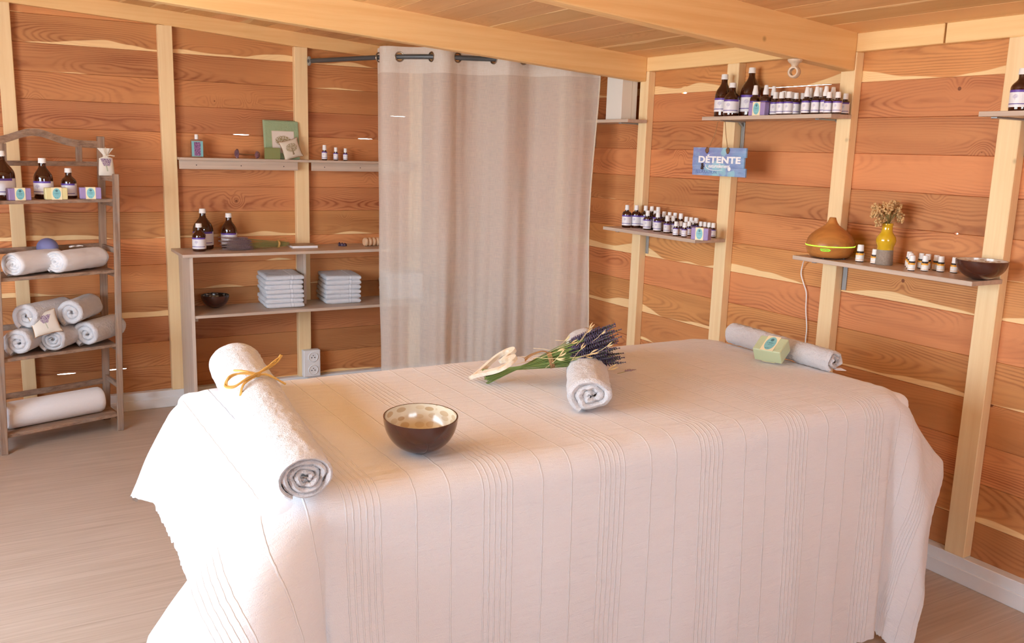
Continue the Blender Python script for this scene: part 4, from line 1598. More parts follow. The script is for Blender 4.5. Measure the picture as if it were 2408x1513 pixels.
eye = [s_px(v) for v in (892, 940, 1015, 1077, 1162, 1232)]
sR = s_px(1407)
while eye[-1] + 0.10 < sR - 0.02:
    eye.append(eye[-1] + (0.20 if len(eye) % 2 else 0.13))
eye = [e for e in eye if e < sR - 0.02]
sL = eye[0] - 0.045
knots = [sL - 0.06] + eye + [sR + 0.08]


def wave(s):
    for i in range(len(knots) - 1):
        if knots[i] <= s <= knots[i + 1]:
            q = (s - knots[i]) / (knots[i + 1] - knots[i])
            sg = 1 if i % 2 == 1 else -1
            return sg * math.sin(PI * q) * (0.044 if sg > 0 else 0.036)
    return 0.0


ZB = 0.10


def cur_pt(u, v, z=None):
    zz = ZB + (RZ + 0.052 - ZB) * v if z is None else z
    low = max(0.0, 1 - zz / RZ)
    s0 = sL + 0.10 * low ** 1.2
    s1 = sR + 0.012 * math.sin(zz * 4)
    s = s0 + (s1 - s0) * u
    p, n = path_at(s)
    k = 1 - 0.25 * sstep(0.1, 0.6, low) if low > 0 else 1.0
    w = wave(s + 0.03 * low * nz(s * 5, zz * 1.5)) * k
    w += low * (0.030 * nz(s * 8, zz * 0.6, 3.0) + 0.016 * nz(s * 24, zz * 0.9, 8.0)) + 0.0025 * nz(s * 30, zz * 2, 1.0)
    top = min(zz, ceil_z(p.x, p.y) - 0.012)
    q = p + n * w
    return Vector((q.x, q.y, top))


NU, NV = 420, 130
b = MB()
for j in range(NV + 1):
    v = j / NV
    v = v if v < 0.9 else v
    for i in range(NU + 1):
        b.v.append(tuple(cur_pt(i / NU, v)))
holes = []
for e in eye:
    p, n = path_at(e)
    holes.append(Vector((p.x, p.y, RZ)))
for j in range(NV):
    for i in range(NU):
        a = j * (NU + 1) + i
        c = (Vector(b.v[a]) + Vector(b.v[a + NU + 2])) / 2
        if any((c - h).length < 0.0215 for h in holes):
            continue
        b.face((a, a + 1, a + NU + 2, a + NU + 1), 0, [(i / NU, j / NV)] * 4)


def sheer_mat():
    t = NT('sheer_linen')
    p = t.sep(t.n('ShaderNodeTexCoord', out=3))
    s = t.math('ADD', t.math('MULTIPLY', p[0], 0.8), t.math('MULTIPLY', p[1], -0.8))
    wv = t.noise(t.xyz(t.math('MULTIPLY', s, 420.0), 0.0, t.math('MULTIPLY', p[2], 30.0)), 1.0, 2.0)
    wf = t.noise(t.xyz(t.math('MULTIPLY', s, 16.0), 0.0, t.math('MULTIPLY', p[2], 420.0)), 1.0, 2.0)
    k = t.math('ADD', t.math('MULTIPLY', wv, 0.5), t.math('MULTIPLY', wf, 0.5))
    col = t.mix(t.mapr(k, 0.35, 0.65), lin((252, 249, 243)), lin((240, 233, 221)))
    hem = t.math('MAXIMUM', t.math('GREATER_THAN', p[2], RZ - 0.082), 0.0)
    df = t.n('ShaderNodeBsdfDiffuse', {'Color': col, 'Normal': t.bump(k, 0.3, 0.002)})
    tl = t.n('ShaderNodeBsdfTranslucent', {'Color': col})
    m1 = t.n('ShaderNodeMixShader', [0.38, df, tl])
    tr = t.n('ShaderNodeBsdfTransparent', {'Color': (0.97, 0.94, 0.9, 1)})
    op = t.mapr(k, 0.38, 0.62, 0.62, 0.82)
    op = t.math('MAXIMUM', op, t.math('MULTIPLY', hem, 0.93))
    return t.done(t.n('ShaderNodeMixShader', [op, tr, m1]))


M['sheer'] = sheer_mat()
o = thing('linen_curtain', 'sheer natural linen eyelet curtain closing off the corner of the room', 'curtain', (0, 0, 0))
b.build('fabric', M['sheer'], o, angle=180)
for i, e in enumerate(eye):
    h = holes[i]
    p0, p1 = cur_pt((e - 0.012 - sL) / (sR - sL), 0, RZ), cur_pt((e + 0.012 - sL) / (sR - sL), 0, RZ)
    tdir = (p1 - p0)
    tdir.z = 0
    tdir.normalize()
    if i == 0:
        tdir = (tdir + Vector((0.25, 0.9, 0))).normalized()
    pts = []
    for k in range(28):
        a = 2 * PI * k / 28
        pts.append(h + tdir * (0.0235 * math.cos(a)) + Vector((0, 0, 0.0235 * math.sin(a))))
    MB().tube(pts, 0.0042, 8, closed=True).build('eyelet_ring', M['ring'], o)
edge = [cur_pt(1.0, v / 60) for v in range(61)]
MB().tube(edge, 0.0035, 6).build('side_hem', M['linen'], o)

# white box on the small corner shelf
x0 = 2.835
ya, yb_ = float(on_x(1460, 279, x0)[1]), float(on_x(1424, 279, x0)[1])
xe = min(2.932, float(on_y(1503, 281, ya)[0]))
o = thing('white_appliance_box', 'white rectangular box on the corner shelf between curtain and stud', 'box', (x0, ya, ZC))
MB().box(0, xe - x0, 0, yb_ - ya, 0, 0.28).build('casing', plain('ivory_casing', (226, 222, 214), 0.5), o, smooth=False, bevel=0.002, seg=2)
MB().box((xe - x0) * 0.64, (xe - x0) * 0.66, -0.0006, 0.0, 0.0, 0.28).build('seam', plain('seam_line', (188, 176, 160), 0.6), o, smooth=False)

# ------------------------------------------------------------------ hanging DETENTE sign
def text_mesh(body, size, bold, depth=0.0012, shear=0.0, spacing=1.0):
    cu = bpy.data.curves.new('lettering', 'FONT')
    cu.body = body
    cu.size = size
    cu.offset = bold
    cu.extrude = depth
    cu.shear = shear
    cu.space_character = spacing
    cu.align_x = 'CENTER'
    cu.align_y = 'CENTER'
    ob = bpy.data.objects.new('lettering', cu)
    COL.objects.link(ob)
    bpy.context.view_layer.update()
    me = bpy.data.meshes.new_from_object(ob.evaluated_get(bpy.context.evaluated_depsgraph_get()))
    bpy.data.objects.remove(ob)
    bpy.data.curves.remove(cu)
    return me


def sign_mat():
    t = NT('blue_violet_painted_planks')
    tc = t.n('ShaderNodeTexCoord', out=3)
    p = t.sep(tc)
    vo = t.t.nodes.new('ShaderNodeTexVoronoi')
    t.put(vo.inputs['Vector'], t.xyz(p[0], 0.0, p[2]))
    vo.inputs['Scale'].default_value = 18.0
    k = t.math('MULTIPLY', t.mapr(vo.outputs['Distance'], 0.50, 0.40, 0, 1, True), t.math('GREATER_THAN', t.sep(vo.outputs['Color'])[0], 0.45))
    n = t.noise(t.xyz(t.math('MULTIPLY', p[0], 14.0), 0.0, t.math('MULTIPLY', p[2], 60.0)), 1.0, 4.0, 0.6)
    big = t.noise(tc, 9.0, 2.0)
    col = t.mix(t.mapr(big, 0.35, 0.65), lin((128, 134, 190)), lin((134, 170, 208)))
    col = t.mix(t.math('MULTIPLY', k, t.mapr(vo.outputs['Distance'], 0.0, 0.5, 0.75, 0.35)), col, lin((160, 220, 220)))
    col = t.mix(t.mapr(n, 0.5, 0.72, 0, 0.35), col, lin((196, 204, 230)))
    col = t.mix(t.mapr(n, 0.42, 0.3, 0, 0.35), col, lin((84, 84, 140)))
    return t.done(t.bsdf(col, 0.6))


M['sign'] = sign_mat()
XS_ = 2.790
c0 = on_x(1691, 381, XS_)
o = thing('hanging_sign', 'small blue violet plank sign reading DÉTENTE hanging from the upper shelf', 'sign', (XS_, float(c0[1]), float(c0[2])), (0, 0, -PI / 2))
W_ = float(on_x(1629, 381, XS_)[1] - on_x(1754, 381, XS_)[1])
H_ = float(on_x(1691, 346, XS_)[2] - on_x(1691, 413, XS_)[2])
b = MB()
e = 0.0
for (i, a0, a1) in ((0, -0.5, 0.495), (1, -0.505, 0.47), (2, -0.495, 0.505)):
    z1 = H_ / 2 - H_ * (0, 0.335, 0.70)[i]
    z0 = H_ / 2 - H_ * (0.335, 0.70, 1.0)[i]
    b.box(W_ * a0, W_ * a1, -0.005, 0.004, z0 + e, z1 - e)
pl = b.build('planks', M['sign'], o, smooth=False, bevel=0.0012, seg=2)
M['letter'] = plain('white_letter', (244, 244, 246), 0.5)
M['letter_dim'] = plain('faded_print', (112, 134, 184), 0.6)
me = text_mesh('DÉTENTE', 0.062, 0.0026, spacing=1.05)
me.materials.append(M['letter'])
tx = bpy.data.objects.new('lettering', me)
COL.objects.link(tx)
tx.parent = o
tx.rotation_euler = (PI / 2, 0, 0)
tx.location = (0.004, -0.0056, H_ * 0.06)
wtx = max(v.co.x for v in me.vertices) - min(v.co.x for v in me.vertices)
htx = max(v.co.y for v in me.vertices) - min(v.co.y for v in me.vertices)
tx.scale = (0.79 * W_ / wtx, 0.30 * H_ / htx, 1)
me = text_mesh('naturellement', 0.03, 0.0006, shear=0.35)
me.materials.append(M['letter'])
t2 = bpy.data.objects.new('small_lettering', me)
COL.objects.link(t2)
t2.parent = o
t2.rotation_euler = (PI / 2, R(0), 0)
wtx = max(v.co.x for v in me.vertices) - min(v.co.x for v in me.vertices)
t2.scale = (0.40 * W_ / wtx,) * 3
t2.location = (0.004, -0.0056, -H_ * 0.150)
for body, cx, cz, wd in (('RELAXATION', -0.22, -0.37, 0.40),):
    me = text_mesh(body, 0.02, 0.0, 0.0006)
    me.materials.append(M['letter_dim'])
    t3 = bpy.data.objects.new('faded_lettering', me)
    COL.objects.link(t3)
    t3.parent = o
    t3.rotation_euler = (PI / 2, 0, 0)
    wtx = max(v.co.x for v in me.vertices) - min(v.co.x for v in me.vertices)
    t3.scale = (wd * W_ / wtx,) * 3
    t3.location = (cx * W_, -0.0054, cz * H_)
b = MB()
b.tube([tuple(q) for q in catmull([(W_ * (-0.235 + 0.0), -0.0055, -H_ * 0.10), (-W_ * 0.225, -0.0055, -H_ * 0.20), (-W_ * 0.17, -0.0055, -H_ * 0.27), (-W_ * 0.07, -0.0055, -H_ * 0.31), (W_ * 0.09, -0.0055, -H_ * 0.285)], 6)], lambda q: 0.0020 * (1 - 0.5 * q), 6)
b.blob((W_ * 0.21, -0.0052, -H_ * 0.235), 0.0095, 0.0012, 0.0095, 16, 6)
b.build('smile_swoosh', M['letter'], o)
b = MB()
for k, (w_, zc) in enumerate(((0.0085, -0.10), (0.0105, -0.175), (0.0105, -0.25))):
    b.blob((-W_ * 0.30 + 0.002 * (k % 2), -0.0058, H_ * zc), w_, 0.003, 0.0050, 14, 8)
b.build('stone_stack', plain('dark_brown_pebble', (64, 46, 44), 0.5), o)
b = MB()
b.bar((W_ * 0.045, -0.0056, -H_ * 0.235), (W_ * 0.052, -0.0056, -H_ * 0.222), 0.004, 0.001)
b.build('red_mark', plain('red_print', (196, 62, 74), 0.5), o)
M['knot'] = plain('cord_bead', (120, 84, 52), 0.7)
hang = Vector((0, 0, 0))
topz = ZU - 0.016 - float(c0[2])
for s, xh, xt in ((-1, -0.20, -0.030), (1, 0.16, 0.016)):
    b = MB()
    b.tube([(W_ * xh, -0.006, H_ * 0.45), (W_ * (xh * 0.55 + 0.0), 0.000, H_ * 0.5 + (topz - H_ * 0.5) * 0.5), (xt, 0.004, topz - 0.010)], 0.0016, 6)
    b.build('cord', M['twine'], o)
    b = MB()
    b.blob((W_ * xh + (-0.006 if s < 0 else 0.004), -0.008, H_ * 0.40), 0.0105, 0.005, 0.013, 12, 8, 0, 0.12)
    b.build('cord_knot', M['knot'], o)
MB().tube([(-0.030, 0.004, topz - 0.010), (-0.01, 0.004, topz - 0.004), (0.016, 0.004, topz - 0.010)], 0.0016, 6).build('cord', M['twine'], o)

# ------------------------------------------------------------------ ring bracket under the rafter
xh = 2.640
yh = 2.468
zh = 1.820 + 0.083 * (D2 - xh)
M['whitewash'] = plain('whitewashed_wood', (206, 184, 160), 0.5)
o = thing('rod_bracket', 'pale ring-shaped rod bracket screwed under the second rafter', 'bracket', (xh, yh, zh), (PI, 0, R(20)))
MB().lathe([(0.0, 0.0), (0.027, 0.0), (0.027, 0.005), (0.022, 0.012), (0.015, 0.016), (0.012, 0.022), (0.014, 0.030), (0.0, 0.030)], 28).build('mounting_plate', M['whitewash'], o)
X = Matrix.Translation((0, 0, 0.046)) @ Matrix.Rotation(PI / 2, 4, 'Y')
MB().lathe([(0.0135, -0.012), (0.019, -0.013), (0.0225, -0.008), (0.0225, 0.008), (0.019, 0.013), (0.0135, 0.012), (0.0135, -0.012)], 32, xf=X, cap0=False, cap1=False).build('ring', M['whitewash'], o)

# ------------------------------------------------------------------ wooden diffuser, cord, vase
M['diff'] = stick_mat('printed_wood_grain', (196, 130, 66), (140, 82, 34), 'X', 0.5, 0.32, 0.7, False)
yd = float(on_x(1952, 580, 2.838)[1])
o = thing('aroma_diffuser', 'wood-grain onion-shaped aroma diffuser with glowing green ring', 'diffuser', (2.838, yd, ZR), (0, 0, face_cam(2.838, yd)))
r_ = 0.0915
low = [(0.060, 0.004), (0.070, 0.006), (0.082, 0.018), (0.0895, 0.036), (r_, 0.049)]
hi_ = [(r_, 0.052), (0.0905, 0.060), (0.085, 0.076), (0.074, 0.092), (0.058, 0.106), (0.040, 0.118), (0.027, 0.128), (0.019, 0.139), (0.0145, 0.149), (0.0125, 0.156), (0.0115, 0.158), (0.009, 0.158), (0.008, 0.150), (0.0, 0.150)]
MB().lathe([(0.0, 0.004)] + low, 48, cap0=True).build('base', M['diff'], o, angle=60)
MB().lathe(hi_, 48, cap0=True).build('cover', M['diff'], o, angle=60)


def emit(name, c, s):
    t = NT(name)
    return t.done(t.n('ShaderNodeEmission', {'Color': lin(c), 'Strength': s}))


M['glow'] = emit('green_light_ring', (156, 240, 60), 1.1)
MB().lathe([(r_ + 0.0008, 0.0485), (r_ + 0.0012, 0.0505), (r_ + 0.0008, 0.0525)], 48, cap0=False, cap1=False).build('light_ring', M['glow'], o)
M['glow2'] = emit('green_display', (110, 230, 60), 0.9)
b = MB()


def skin(a, z):
    r = float(np.interp(z, [0.018, 0.036, 0.049], [0.082, 0.0895, r_])) + 0.0006
    return (r * math.cos(R(a)), r * math.sin(R(a)), z)


b.tube([skin(-112, 0.0415)] + [skin(a, 0.0415) for a in (-108, -100, -92)] + [skin(-88, 0.0375)] + [skin(a, 0.0335) for a in (-92, -100, -108)] + [skin(-112, 0.0375)], 0.0010, 6, closed=True)
for k in range(5):
    b.blob(skin(-108 + 4 * k, 0.0375), 0.0020, 0.0010, 0.0012, 8, 4)
b.build('button_panel', M['glow2'], o)
for a in (20, 110, 160, 250, 340):
    MB().lathe([(0.005, 0.0), (0.005, 0.006)], 10, c=(0.058 * math.cos(R(a)), 0.058 * math.sin(R(a)), 0)).build('foot', M['dark'], o)
pts = []
for (px, py, xx) in ((1893, 605, 2.925), (1887, 625, 2.960), (1884, 645, 2.965), (1890, 668, 2.966), (1896, 690, 2.966), (1895, 730, 2.966), (1897, 770, 2.966), (1894, 805, 2.966), (1893, 850, 2.966), (1892, 900, 2.966)):
    pts.append(tuple(on_x(px, py, xx)))
cc_ = [tuple(v) for v in catmull(pts, 6)]
cc_.append((2.966, cc_[-1][1], 0.10))
o = MB().tube(cc_, 0.0024, 8).build('power_cord', M['plastic'])
dfo = bpy.data.objects['aroma_diffuser']
bpy.context.view_layer.update()
o.parent = dfo
o.matrix_parent_inverse = dfo.matrix_world.inverted()

xv = 2.872
yv = float(on_x(2080, 600, xv)[1])
M['mustard'] = plain('mustard_glaze', (214, 172, 34), 0.12, Coat_Weight=0.7, Coat_Roughness=0.05)


def concrete():
    t = NT('grey_concrete')
    n = t.noise(t.n('ShaderNodeTexCoord', out=3), 160.0, 4.0, 0.7)
    return t.done(t.bsdf(t.mix(t.mapr(n, 0.3, 0.7), lin((164, 150, 136)), lin((138, 124, 112))), 0.85))


M['concrete'] = concrete()
o = thing('vase', 'mustard yellow glazed vase with grey concrete foot and dried flowers', 'vase', (xv, yv, ZR))
MB().lathe([(0.0, 0.0), (0.030, 0.0), (0.0315, 0.002), (0.0300, 0.030), (0.0288, 0.056)], 40, cap0=True).build('foot', M['concrete'], o, angle=60)
MB().lathe([(0.0288, 0.056), (0.0290, 0.068), (0.0330, 0.078), (0.0355, 0.090), (0.0330, 0.103), (0.0255, 0.113), (0.0205, 0.121), (0.0185, 0.132), (0.0185, 0.143), (0.0205, 0.151), (0.0200, 0.153), (0.0180, 0.153), (0.0168, 0.143), (0.0168, 0.10), (0.0, 0.09)], 40).build('body', M['mustard'], o, angle=60)
M['dryflower'] = plain('dry_tan_flower', (214, 176, 122), 0.9)
rnd = random.Random(12)
o = thing('dried_flowers', 'tan dried flower posy standing in the mustard yellow vase', 'flowers', (xv, yv, ZR + 0.145))
b = MB()
heads = []
for i in range(40):
    a = rnd.uniform(0, 2 * PI)
    q = math.sqrt(rnd.random())
    hx, hy, hz_ = 0.058 * q * math.cos(a) - 0.006, 0.050 * q * math.sin(a), 0.048 + rnd.uniform(-.014, .020) + 0.026 * (1 - q)
    if i < 4:
        hx, hz_ = (-0.052 + 0.03 * i, 0.012 + 0.004 * i) if i < 2 else (0.045, 0.02)
    b.tube([(0.008 * math.cos(a) * q, 0.008 * math.sin(a) * q, -0.045), (0.010 * math.cos(a) * q, 0.010 * math.sin(a) * q, 0.008), (hx, hy, hz_)], 0.0008, 5)
    heads.append((hx, hy, hz_))
b.build('stems', M['stem_dry'], o)
for (hx, hy, hz_) in heads:
    b = MB()
    for k in range(20):
        d = Vector((rnd.gauss(0, 1), rnd.gauss(0, 1), rnd.gauss(0.2, 1))).normalized() * rnd.uniform(0.005, 0.016)
        b.blob((d.x, d.y, d.z), 0.0042, 0.0042, 0.0038, 6, 4, 0, 0.25)
        b.tube([(0, 0, -0.006), tuple(d)], 0.0005, 4)
    b.build('flower_head', M['dryflower'], o, (hx, hy, hz_), smooth=False)

# ------------------------------------------------------------------ massage table and its cover
TH = 0.80
TX0, TX1, TY0, TY1 = 0.400, 2.400, 1.620, 2.575
o = thing('massage_table', 'padded massage table standing under the white ribbed cover', 'table', ((TX0 + TX1) / 2, (TY0 + TY1) / 2, 0))
hw, hd = (TX1 - TX0) / 2 - 0.02, (TY1 - TY0) / 2 - 0.02
MB().box(-hw, hw, -hd, hd, TH - 0.085, TH - 0.006).build('padded_top', M['cotton'], o, smooth=True, bevel=0.035, seg=4)
MB().box(-hw + 0.03, hw - 0.03, -hd + 0.03, hd - 0.03, TH - 0.135, TH - 0.085).build('frame', M['beech'], o, smooth=False)
for sx in (-1, 1):
    for sy in (-1, 1):
        MB().box(sx * (hw - 0.12) - 0.025, sx * (hw - 0.12) + 0.025, sy * (hd - 0.09) - 0.025, sy * (hd - 0.09) + 0.025, 0, TH - 0.135).build('leg', M['beech'], o, smooth=False, bevel=0.003, seg=1)

rc, rb = 0.075, 0.060
IX0, IX1, IY0, IY1 = TX0 + rc + rb, TX1 - rc - rb, TY0 + rc + rb, TY1 - rc - rb
ARC = rb * PI / 2
EL, ER, EF, EB = rc + ARC + 0.235, rc + ARC + 0.29, rc + ARC + 0.705, rc + ARC + 0.06


def cover(cu, cv):
    """cloth coordinates (metres along and across) to the draped surface"""
    bx, by = min(max(cu, IX0), IX1), min(max(cv, IY0), IY1)
    dx, dy = cu - bx, cv - by
    d = math.hypot(dx, dy)
    if d < 1e-9:
        return Vector((cu, cv, TH + 0.0015 * nz(cu * 5, cv * 5, 2.0)))
    ax, ay = dx / d, dy / d
    corner = abs(dx) > 1e-9 and abs(dy) > 1e-9
    if d < rc:
        Rr, Z = d, 0.0
    elif d < rc + ARC:
        f = (d - rc) / rb
        Rr, Z = rc + rb * math.sin(f), rb * (1 - math.cos(f))
    else:
        h = d - rc - ARC
        Rr, Z = rc + rb, rb + h
    h = max(0.0, d - rc - ARC * 0.6)
    sx = 2 * abs(ax * ay)
    out = 0.0
    if corner:
        if ax < 0 and ay < 0:
            out += 0.27 * (1 - math.exp(-h * 1.25 * sx / 0.27))
        elif ax < 0:
            out += 0.12 * (1 - math.exp(-h * 0.5 * sx / 0.12))
        else:
            out += 0.03 * h * sx ** 2 + (0.045 * (1 - math.exp(-h * 9)) * sx if ay < 0 else 0.0)
        out += 0.04 * h * math.sin(8 * math.atan2(abs(ay), abs(ax)))
    if ax > 0:
        out += 0.62 * min(h, 0.32) * ax ** 4 * (1.0 if ay <= 0 and not (cv > IY1 - 0.25) else 0.12 + 0.88 * max(0.0, min(1.0, (IY1 - cv) / 0.25)))
    elif ax < -0.3:
        out += 0.20 * h * abs(ax) ** 3
    # soft vertical folds of the long front drop
    if ay < -0.5 and not corner:
        k = sstep(0.05, 0.6, h)
        out += k * (0.016 * nz(cu * 3.2, 0.4, h * 0.8) + 0.008 * nz(cu * 9.0, 3.3, h * 1.2) + 0.03 * math.exp(-((cu - 0.56) / 0.05) ** 2) * nz(0.3, h * 2, 1) )
        out += 0.05 * k * math.exp(-((cu - (IX0 + 0.02)) / 0.09) ** 2)
    elif h > 0:
        out += 0.010 * sstep(0.02, 0.3, h) * nz(cu * 7, cv * 7, h * 2)
    fl = (0.03 if ax <= 0 else 0.008) * h
    p = Vector((bx + ax * (Rr + out + fl), by + ay * (Rr + out + fl), TH - Z * (0.985 if not corner else 0.96)))
    if out > 0.03:
        p.z += 0.35 * out * min(1.0, out / 0.2)
    p.z = max(p.z, 0.012 + 0.004 * nz(cu * 8, cv * 8))
    cr = 0.0020
    p += Vector((0, 0, cr * nz(cu * 14, cv * 40, 7.0)))
    return p


U0, U1, V0, V1 = IX0 - EL, IX1 + ER, IY0 - EF, IY1 + EB


def cov_uv(u, v):
    e = 0.010
    cu = U0 + (U1 - U0) * u
    cv = V0 + (V1 - V0) * v
    if u < 0.001 or u > 0.999:
        cu += e * nz(cv * 45, 1.0, 5.0)
    if v < 0.001 or v > 0.999:
        cv += e * nz(cu * 45, 2.0, 5.0)
    return cu, cv


def cover_mat():
    t = NT('white_ribbed_cotton_gauze')
    uv = t.sep(t.n('ShaderNodeUVMap', uv_map='UVMap'))
    u, v = uv[0], uv[1]
    wob = t.math('MULTIPLY', t.math('SUBTRACT', t.noise(t.xyz(t.math('MULTIPLY', u, 3.0), t.math('MULTIPLY', v, 26.0), 0.0), 1.0, 2.0), 0.5), 0.006)
    q = t.math('ADD', u, wob)
    ph = t.math('FRACT', t.math('DIVIDE', t.math('SUBTRACT', q, 0.266), 0.312))
    xm = t.math('MULTIPLY', ph, 0.312)
    ribs = None
    for c in (0.004, 0.0185, 0.033, 0.0475, 0.062, 0.0765, 0.157, 0.236):
        k = t.mapr(t.math('ABSOLUTE', t.math('SUBTRACT', xm, c)), 0.0026, 0.0008, 0, 1, True)
        ribs = k if ribs is None else t.math('MAXIMUM', ribs, k)
    vec = t.xyz(t.math('MULTIPLY', u, 60.0), t.math('MULTIPLY', v, 330.0), 0.0)
    crk = t.noise(vec, 1.0, 3.0, 0.6)
    pl = t.noise(t.xyz(t.math('MULTIPLY', u, 420.0), t.math('MULTIPLY', v, 420.0), 1.0), 1.0, 2.0, 0.6)
    cr2 = t.noise(t.xyz(t.math('MULTIPLY', u, 6.0), t.math('MULTIPLY', v, 42.0), 2.0), 1.0, 3.0, 0.55)
    hgt = t.math('ADD', t.math('MULTIPLY', ribs, 2.4), t.math('ADD', t.math('MULTIPLY', crk, 0.5), t.math('ADD', t.math('MULTIPLY', pl, 0.6), t.math('MULTIPLY', cr2, 2.6))))
    col = t.mix(t.math('MULTIPLY', ribs, 0.6), lin((226, 224, 226)), lin((238, 237, 238)))
    df = t.bsdf(col, 0.95, t.bump(hgt, 0.55, 0.003), Sheen_Weight=0.25)
    return t.done(df)


M['cover'] = cover_mat()
b = MB()
nu, nv = 300, 230
b.grid(nu, nv, lambda u, v: cover(*cov_uv(u, v)), 0, lambda u, v: (U0 + (U1 - U0) * u, V0 + (V1 - V0) * v))
o = b.build('massage_table_cover', M['cover'], angle=180)
tag(o, 'white ribbed cotton cover draped over the massage table to the floor', 'table cover')

# ------------------------------------------------------------------ things lying on the cover
TT = TH + 0.002
p0, p1 = Vector((0.498, 1.612)), Vector((0.578, 2.50))
roll('long thick white rolled towel with raffia bow at the left end of the table', p0, p1, TT, 0.060, 0.050, 0.076, 0.070, 4.2, 71, None, ns=60, nl=70, fuzz=0.0016, loose=0.42)
fx = p0.lerp(p1, 0.60)
ang = math.atan2((p1 - p0).y, (p1 - p0).x) - PI / 2
o = thing('raffia_bow', 'golden raffia bow tied on the long rolled towel', 'bow', (fx.x, fx.y, TT + 0.116), (0, 0, ang + R(8)))
rnd = random.Random(4)


def strand(mb, P, r=0.0026):
    mb.tube([tuple(v) for v in catmull([Vector(q) for q in P], 6)], r, 5)


b = MB()
for k in range(3):
    j = [Vector((rnd.uniform(-.004, .004), rnd.uniform(-.004, .004), rnd.uniform(0, .004))) for _ in range(8)]
    strand(b, [Vector(q) + j[i] for i, q in enumerate([(0, 0, 0.006), (-0.035, 0.012, 0.010), (-0.066, 0.010, 0.004), (-0.080, -0.012, -0.010), (-0.066, -0.032, -0.010), (-0.035, -0.026, 0.004), (0, 0, 0.008)])])
b.build('loop', M['raffia'], o)
b = MB()
for k in range(4):
    j = [Vector((rnd.uniform(-.005, .005), rnd.uniform(-.005, .005), rnd.uniform(0, .006))) for _ in range(8)]
    strand(b, [Vector(q) + j[i] for i, q in enumerate([(0, 0, 0.006), (0.030, 0.016, 0.014), (0.055, 0.034, 0.022), (0.080, 0.052, 0.032)])], 0.0022)
for k in range(2):
    j = [Vector((rnd.uniform(-.005, .005), rnd.uniform(-.005, .005), rnd.uniform(0, .003))) for _ in range(8)]
    strand(b, [Vector(q) + j[i] for i, q in enumerate([(0, 0, 0.006), (0.030, -0.004, 0.002), (0.062, -0.016, -0.022)])])
    strand(b, [Vector(q) + j[i] for i, q in enumerate([(0, 0, 0.006), (-0.022, 0.030, 0.010), (-0.040, 0.062, 0.006)])])
    strand(b, [Vector(q) + j[i] for i, q in enumerate([(0, 0, 0.006), (-0.040, -0.038, -0.004), (-0.062, -0.060, -0.026)])])
b.build('tail', M['raffia'], o)
b = MB()
b.blob((0, 0, 0.006), 0.009, 0.008, 0.006, 10, 6, 0, 0.1)
b.build('knot', M['raffia'], o)

xb_, yb_ = at(1001, 1071, TH)
bowl('coconut bowl with cream shell-disc lining on the table cover beside the long towel', xb_, yb_ + 0.030, TT + 0.001, 0.0845, 0.083, 'shell_cream', (R(2), R(-3), R(40)))

p0, p1 = Vector((1.350, 1.868)), Vector((1.725, 2.44))
roll('thick rolled white towel under the lavender bouquet in the table middle', p0, p1, TT, 0.068, 0.052, 0.066, 0.054, 2.6, 81, None, ns=60, nl=50, fuzz=0.0016, loose=0.55, center=0.05)
p0, p1 = Vector((2.358, 1.925)), Vector((2.372, 2.40))
roll('slim rolled white towel with a care tag at the right end of the table', p0, p1, TT, 0.046, 0.038, 0.052, 0.042, 2.0, 91, None, ns=60, nl=50, fuzz=0.0015, loose=0.45, center=0.10)
o = MB().hexa([(2.358, 1.918, TT + 0.006), (2.384, 1.898, TT + 0.006), (2.362, 1.940, TT + 0.008), (2.388, 1.924, TT + 0.009),
               (2.358, 1.918, TT + 0.007), (2.384, 1.898, TT + 0.007), (2.362, 1.940, TT + 0.009), (2.388, 1.924, TT + 0.010)]).build('care_tag', M['cotton'], bpy.data.objects['rolled_towel.00%d' % 7] if False else None, smooth=False)
_t = [q for q in bpy.data.objects if q.get('label', '').startswith('slim rolled white towel')][0]
bpy.context.view_layer.update()
o.parent = _t
o.matrix_parent_inverse = _t.matrix_world.inverted()

xs_, ys_ = at(1803, 858, TH)
o = soap('pale green soap with blue oval label leaning on the slim rolled towel', M['soap_green'], 0.098, 0.050, 0.074, (xs_ - 0.002, ys_, TT + 0.027), (R(-60), 0, R(-70)))

# lavender bouquet with the heart
st = on_z(1140, 884, TH + 0.025)
tieP = on_z(1258, 848, TH + 0.045)
fl_ = on_z(1448, 815, TH + 0.122)
v = Vector(fl_) - Vector(st)
o = thing('lavender_bouquet', 'fresh lavender bouquet tied with twine lying across the rolled towel', 'bouquet', tuple(st))
o.rotation_euler = (Matrix.Rotation(math.atan2(v.y, v.x), 4, 'Z') @ Matrix.Rotation(-math.asin(v.z / v.length), 4, 'Y')).to_euler()
LB = v.length
tie = (Vector(tieP) - Vector(st)).length
ms = [sprig_mesh(LB * 0.96, rnd.uniform(0.07, 0.12), 60 + i, rnd.uniform(-0.01, 0.02), 0.0068) for i in range(7)]
bouquet_sprigs(o, ms, 98, (tie, 0.024, 0.019, 0.002), tie - 0.005, LB, 0.20, 0.23, 21, 0.005)
tie_ring(o, tie, 0, 0.002, 0.027, 0.022, M['twine'], 5, 0.014)
b = MB()
for k in range(6):
    a = rnd.uniform(-.5, .5)
    strand(b, [(tie, 0.0, 0.024), (tie - 0.02, 0.012 * a, 0.034), (tie - 0.055, 0.03 * a, 0.030), (tie - 0.075, 0.05 * a, 0.020)], 0.0014)
b.build('raffia_strand', M['twine'], o)


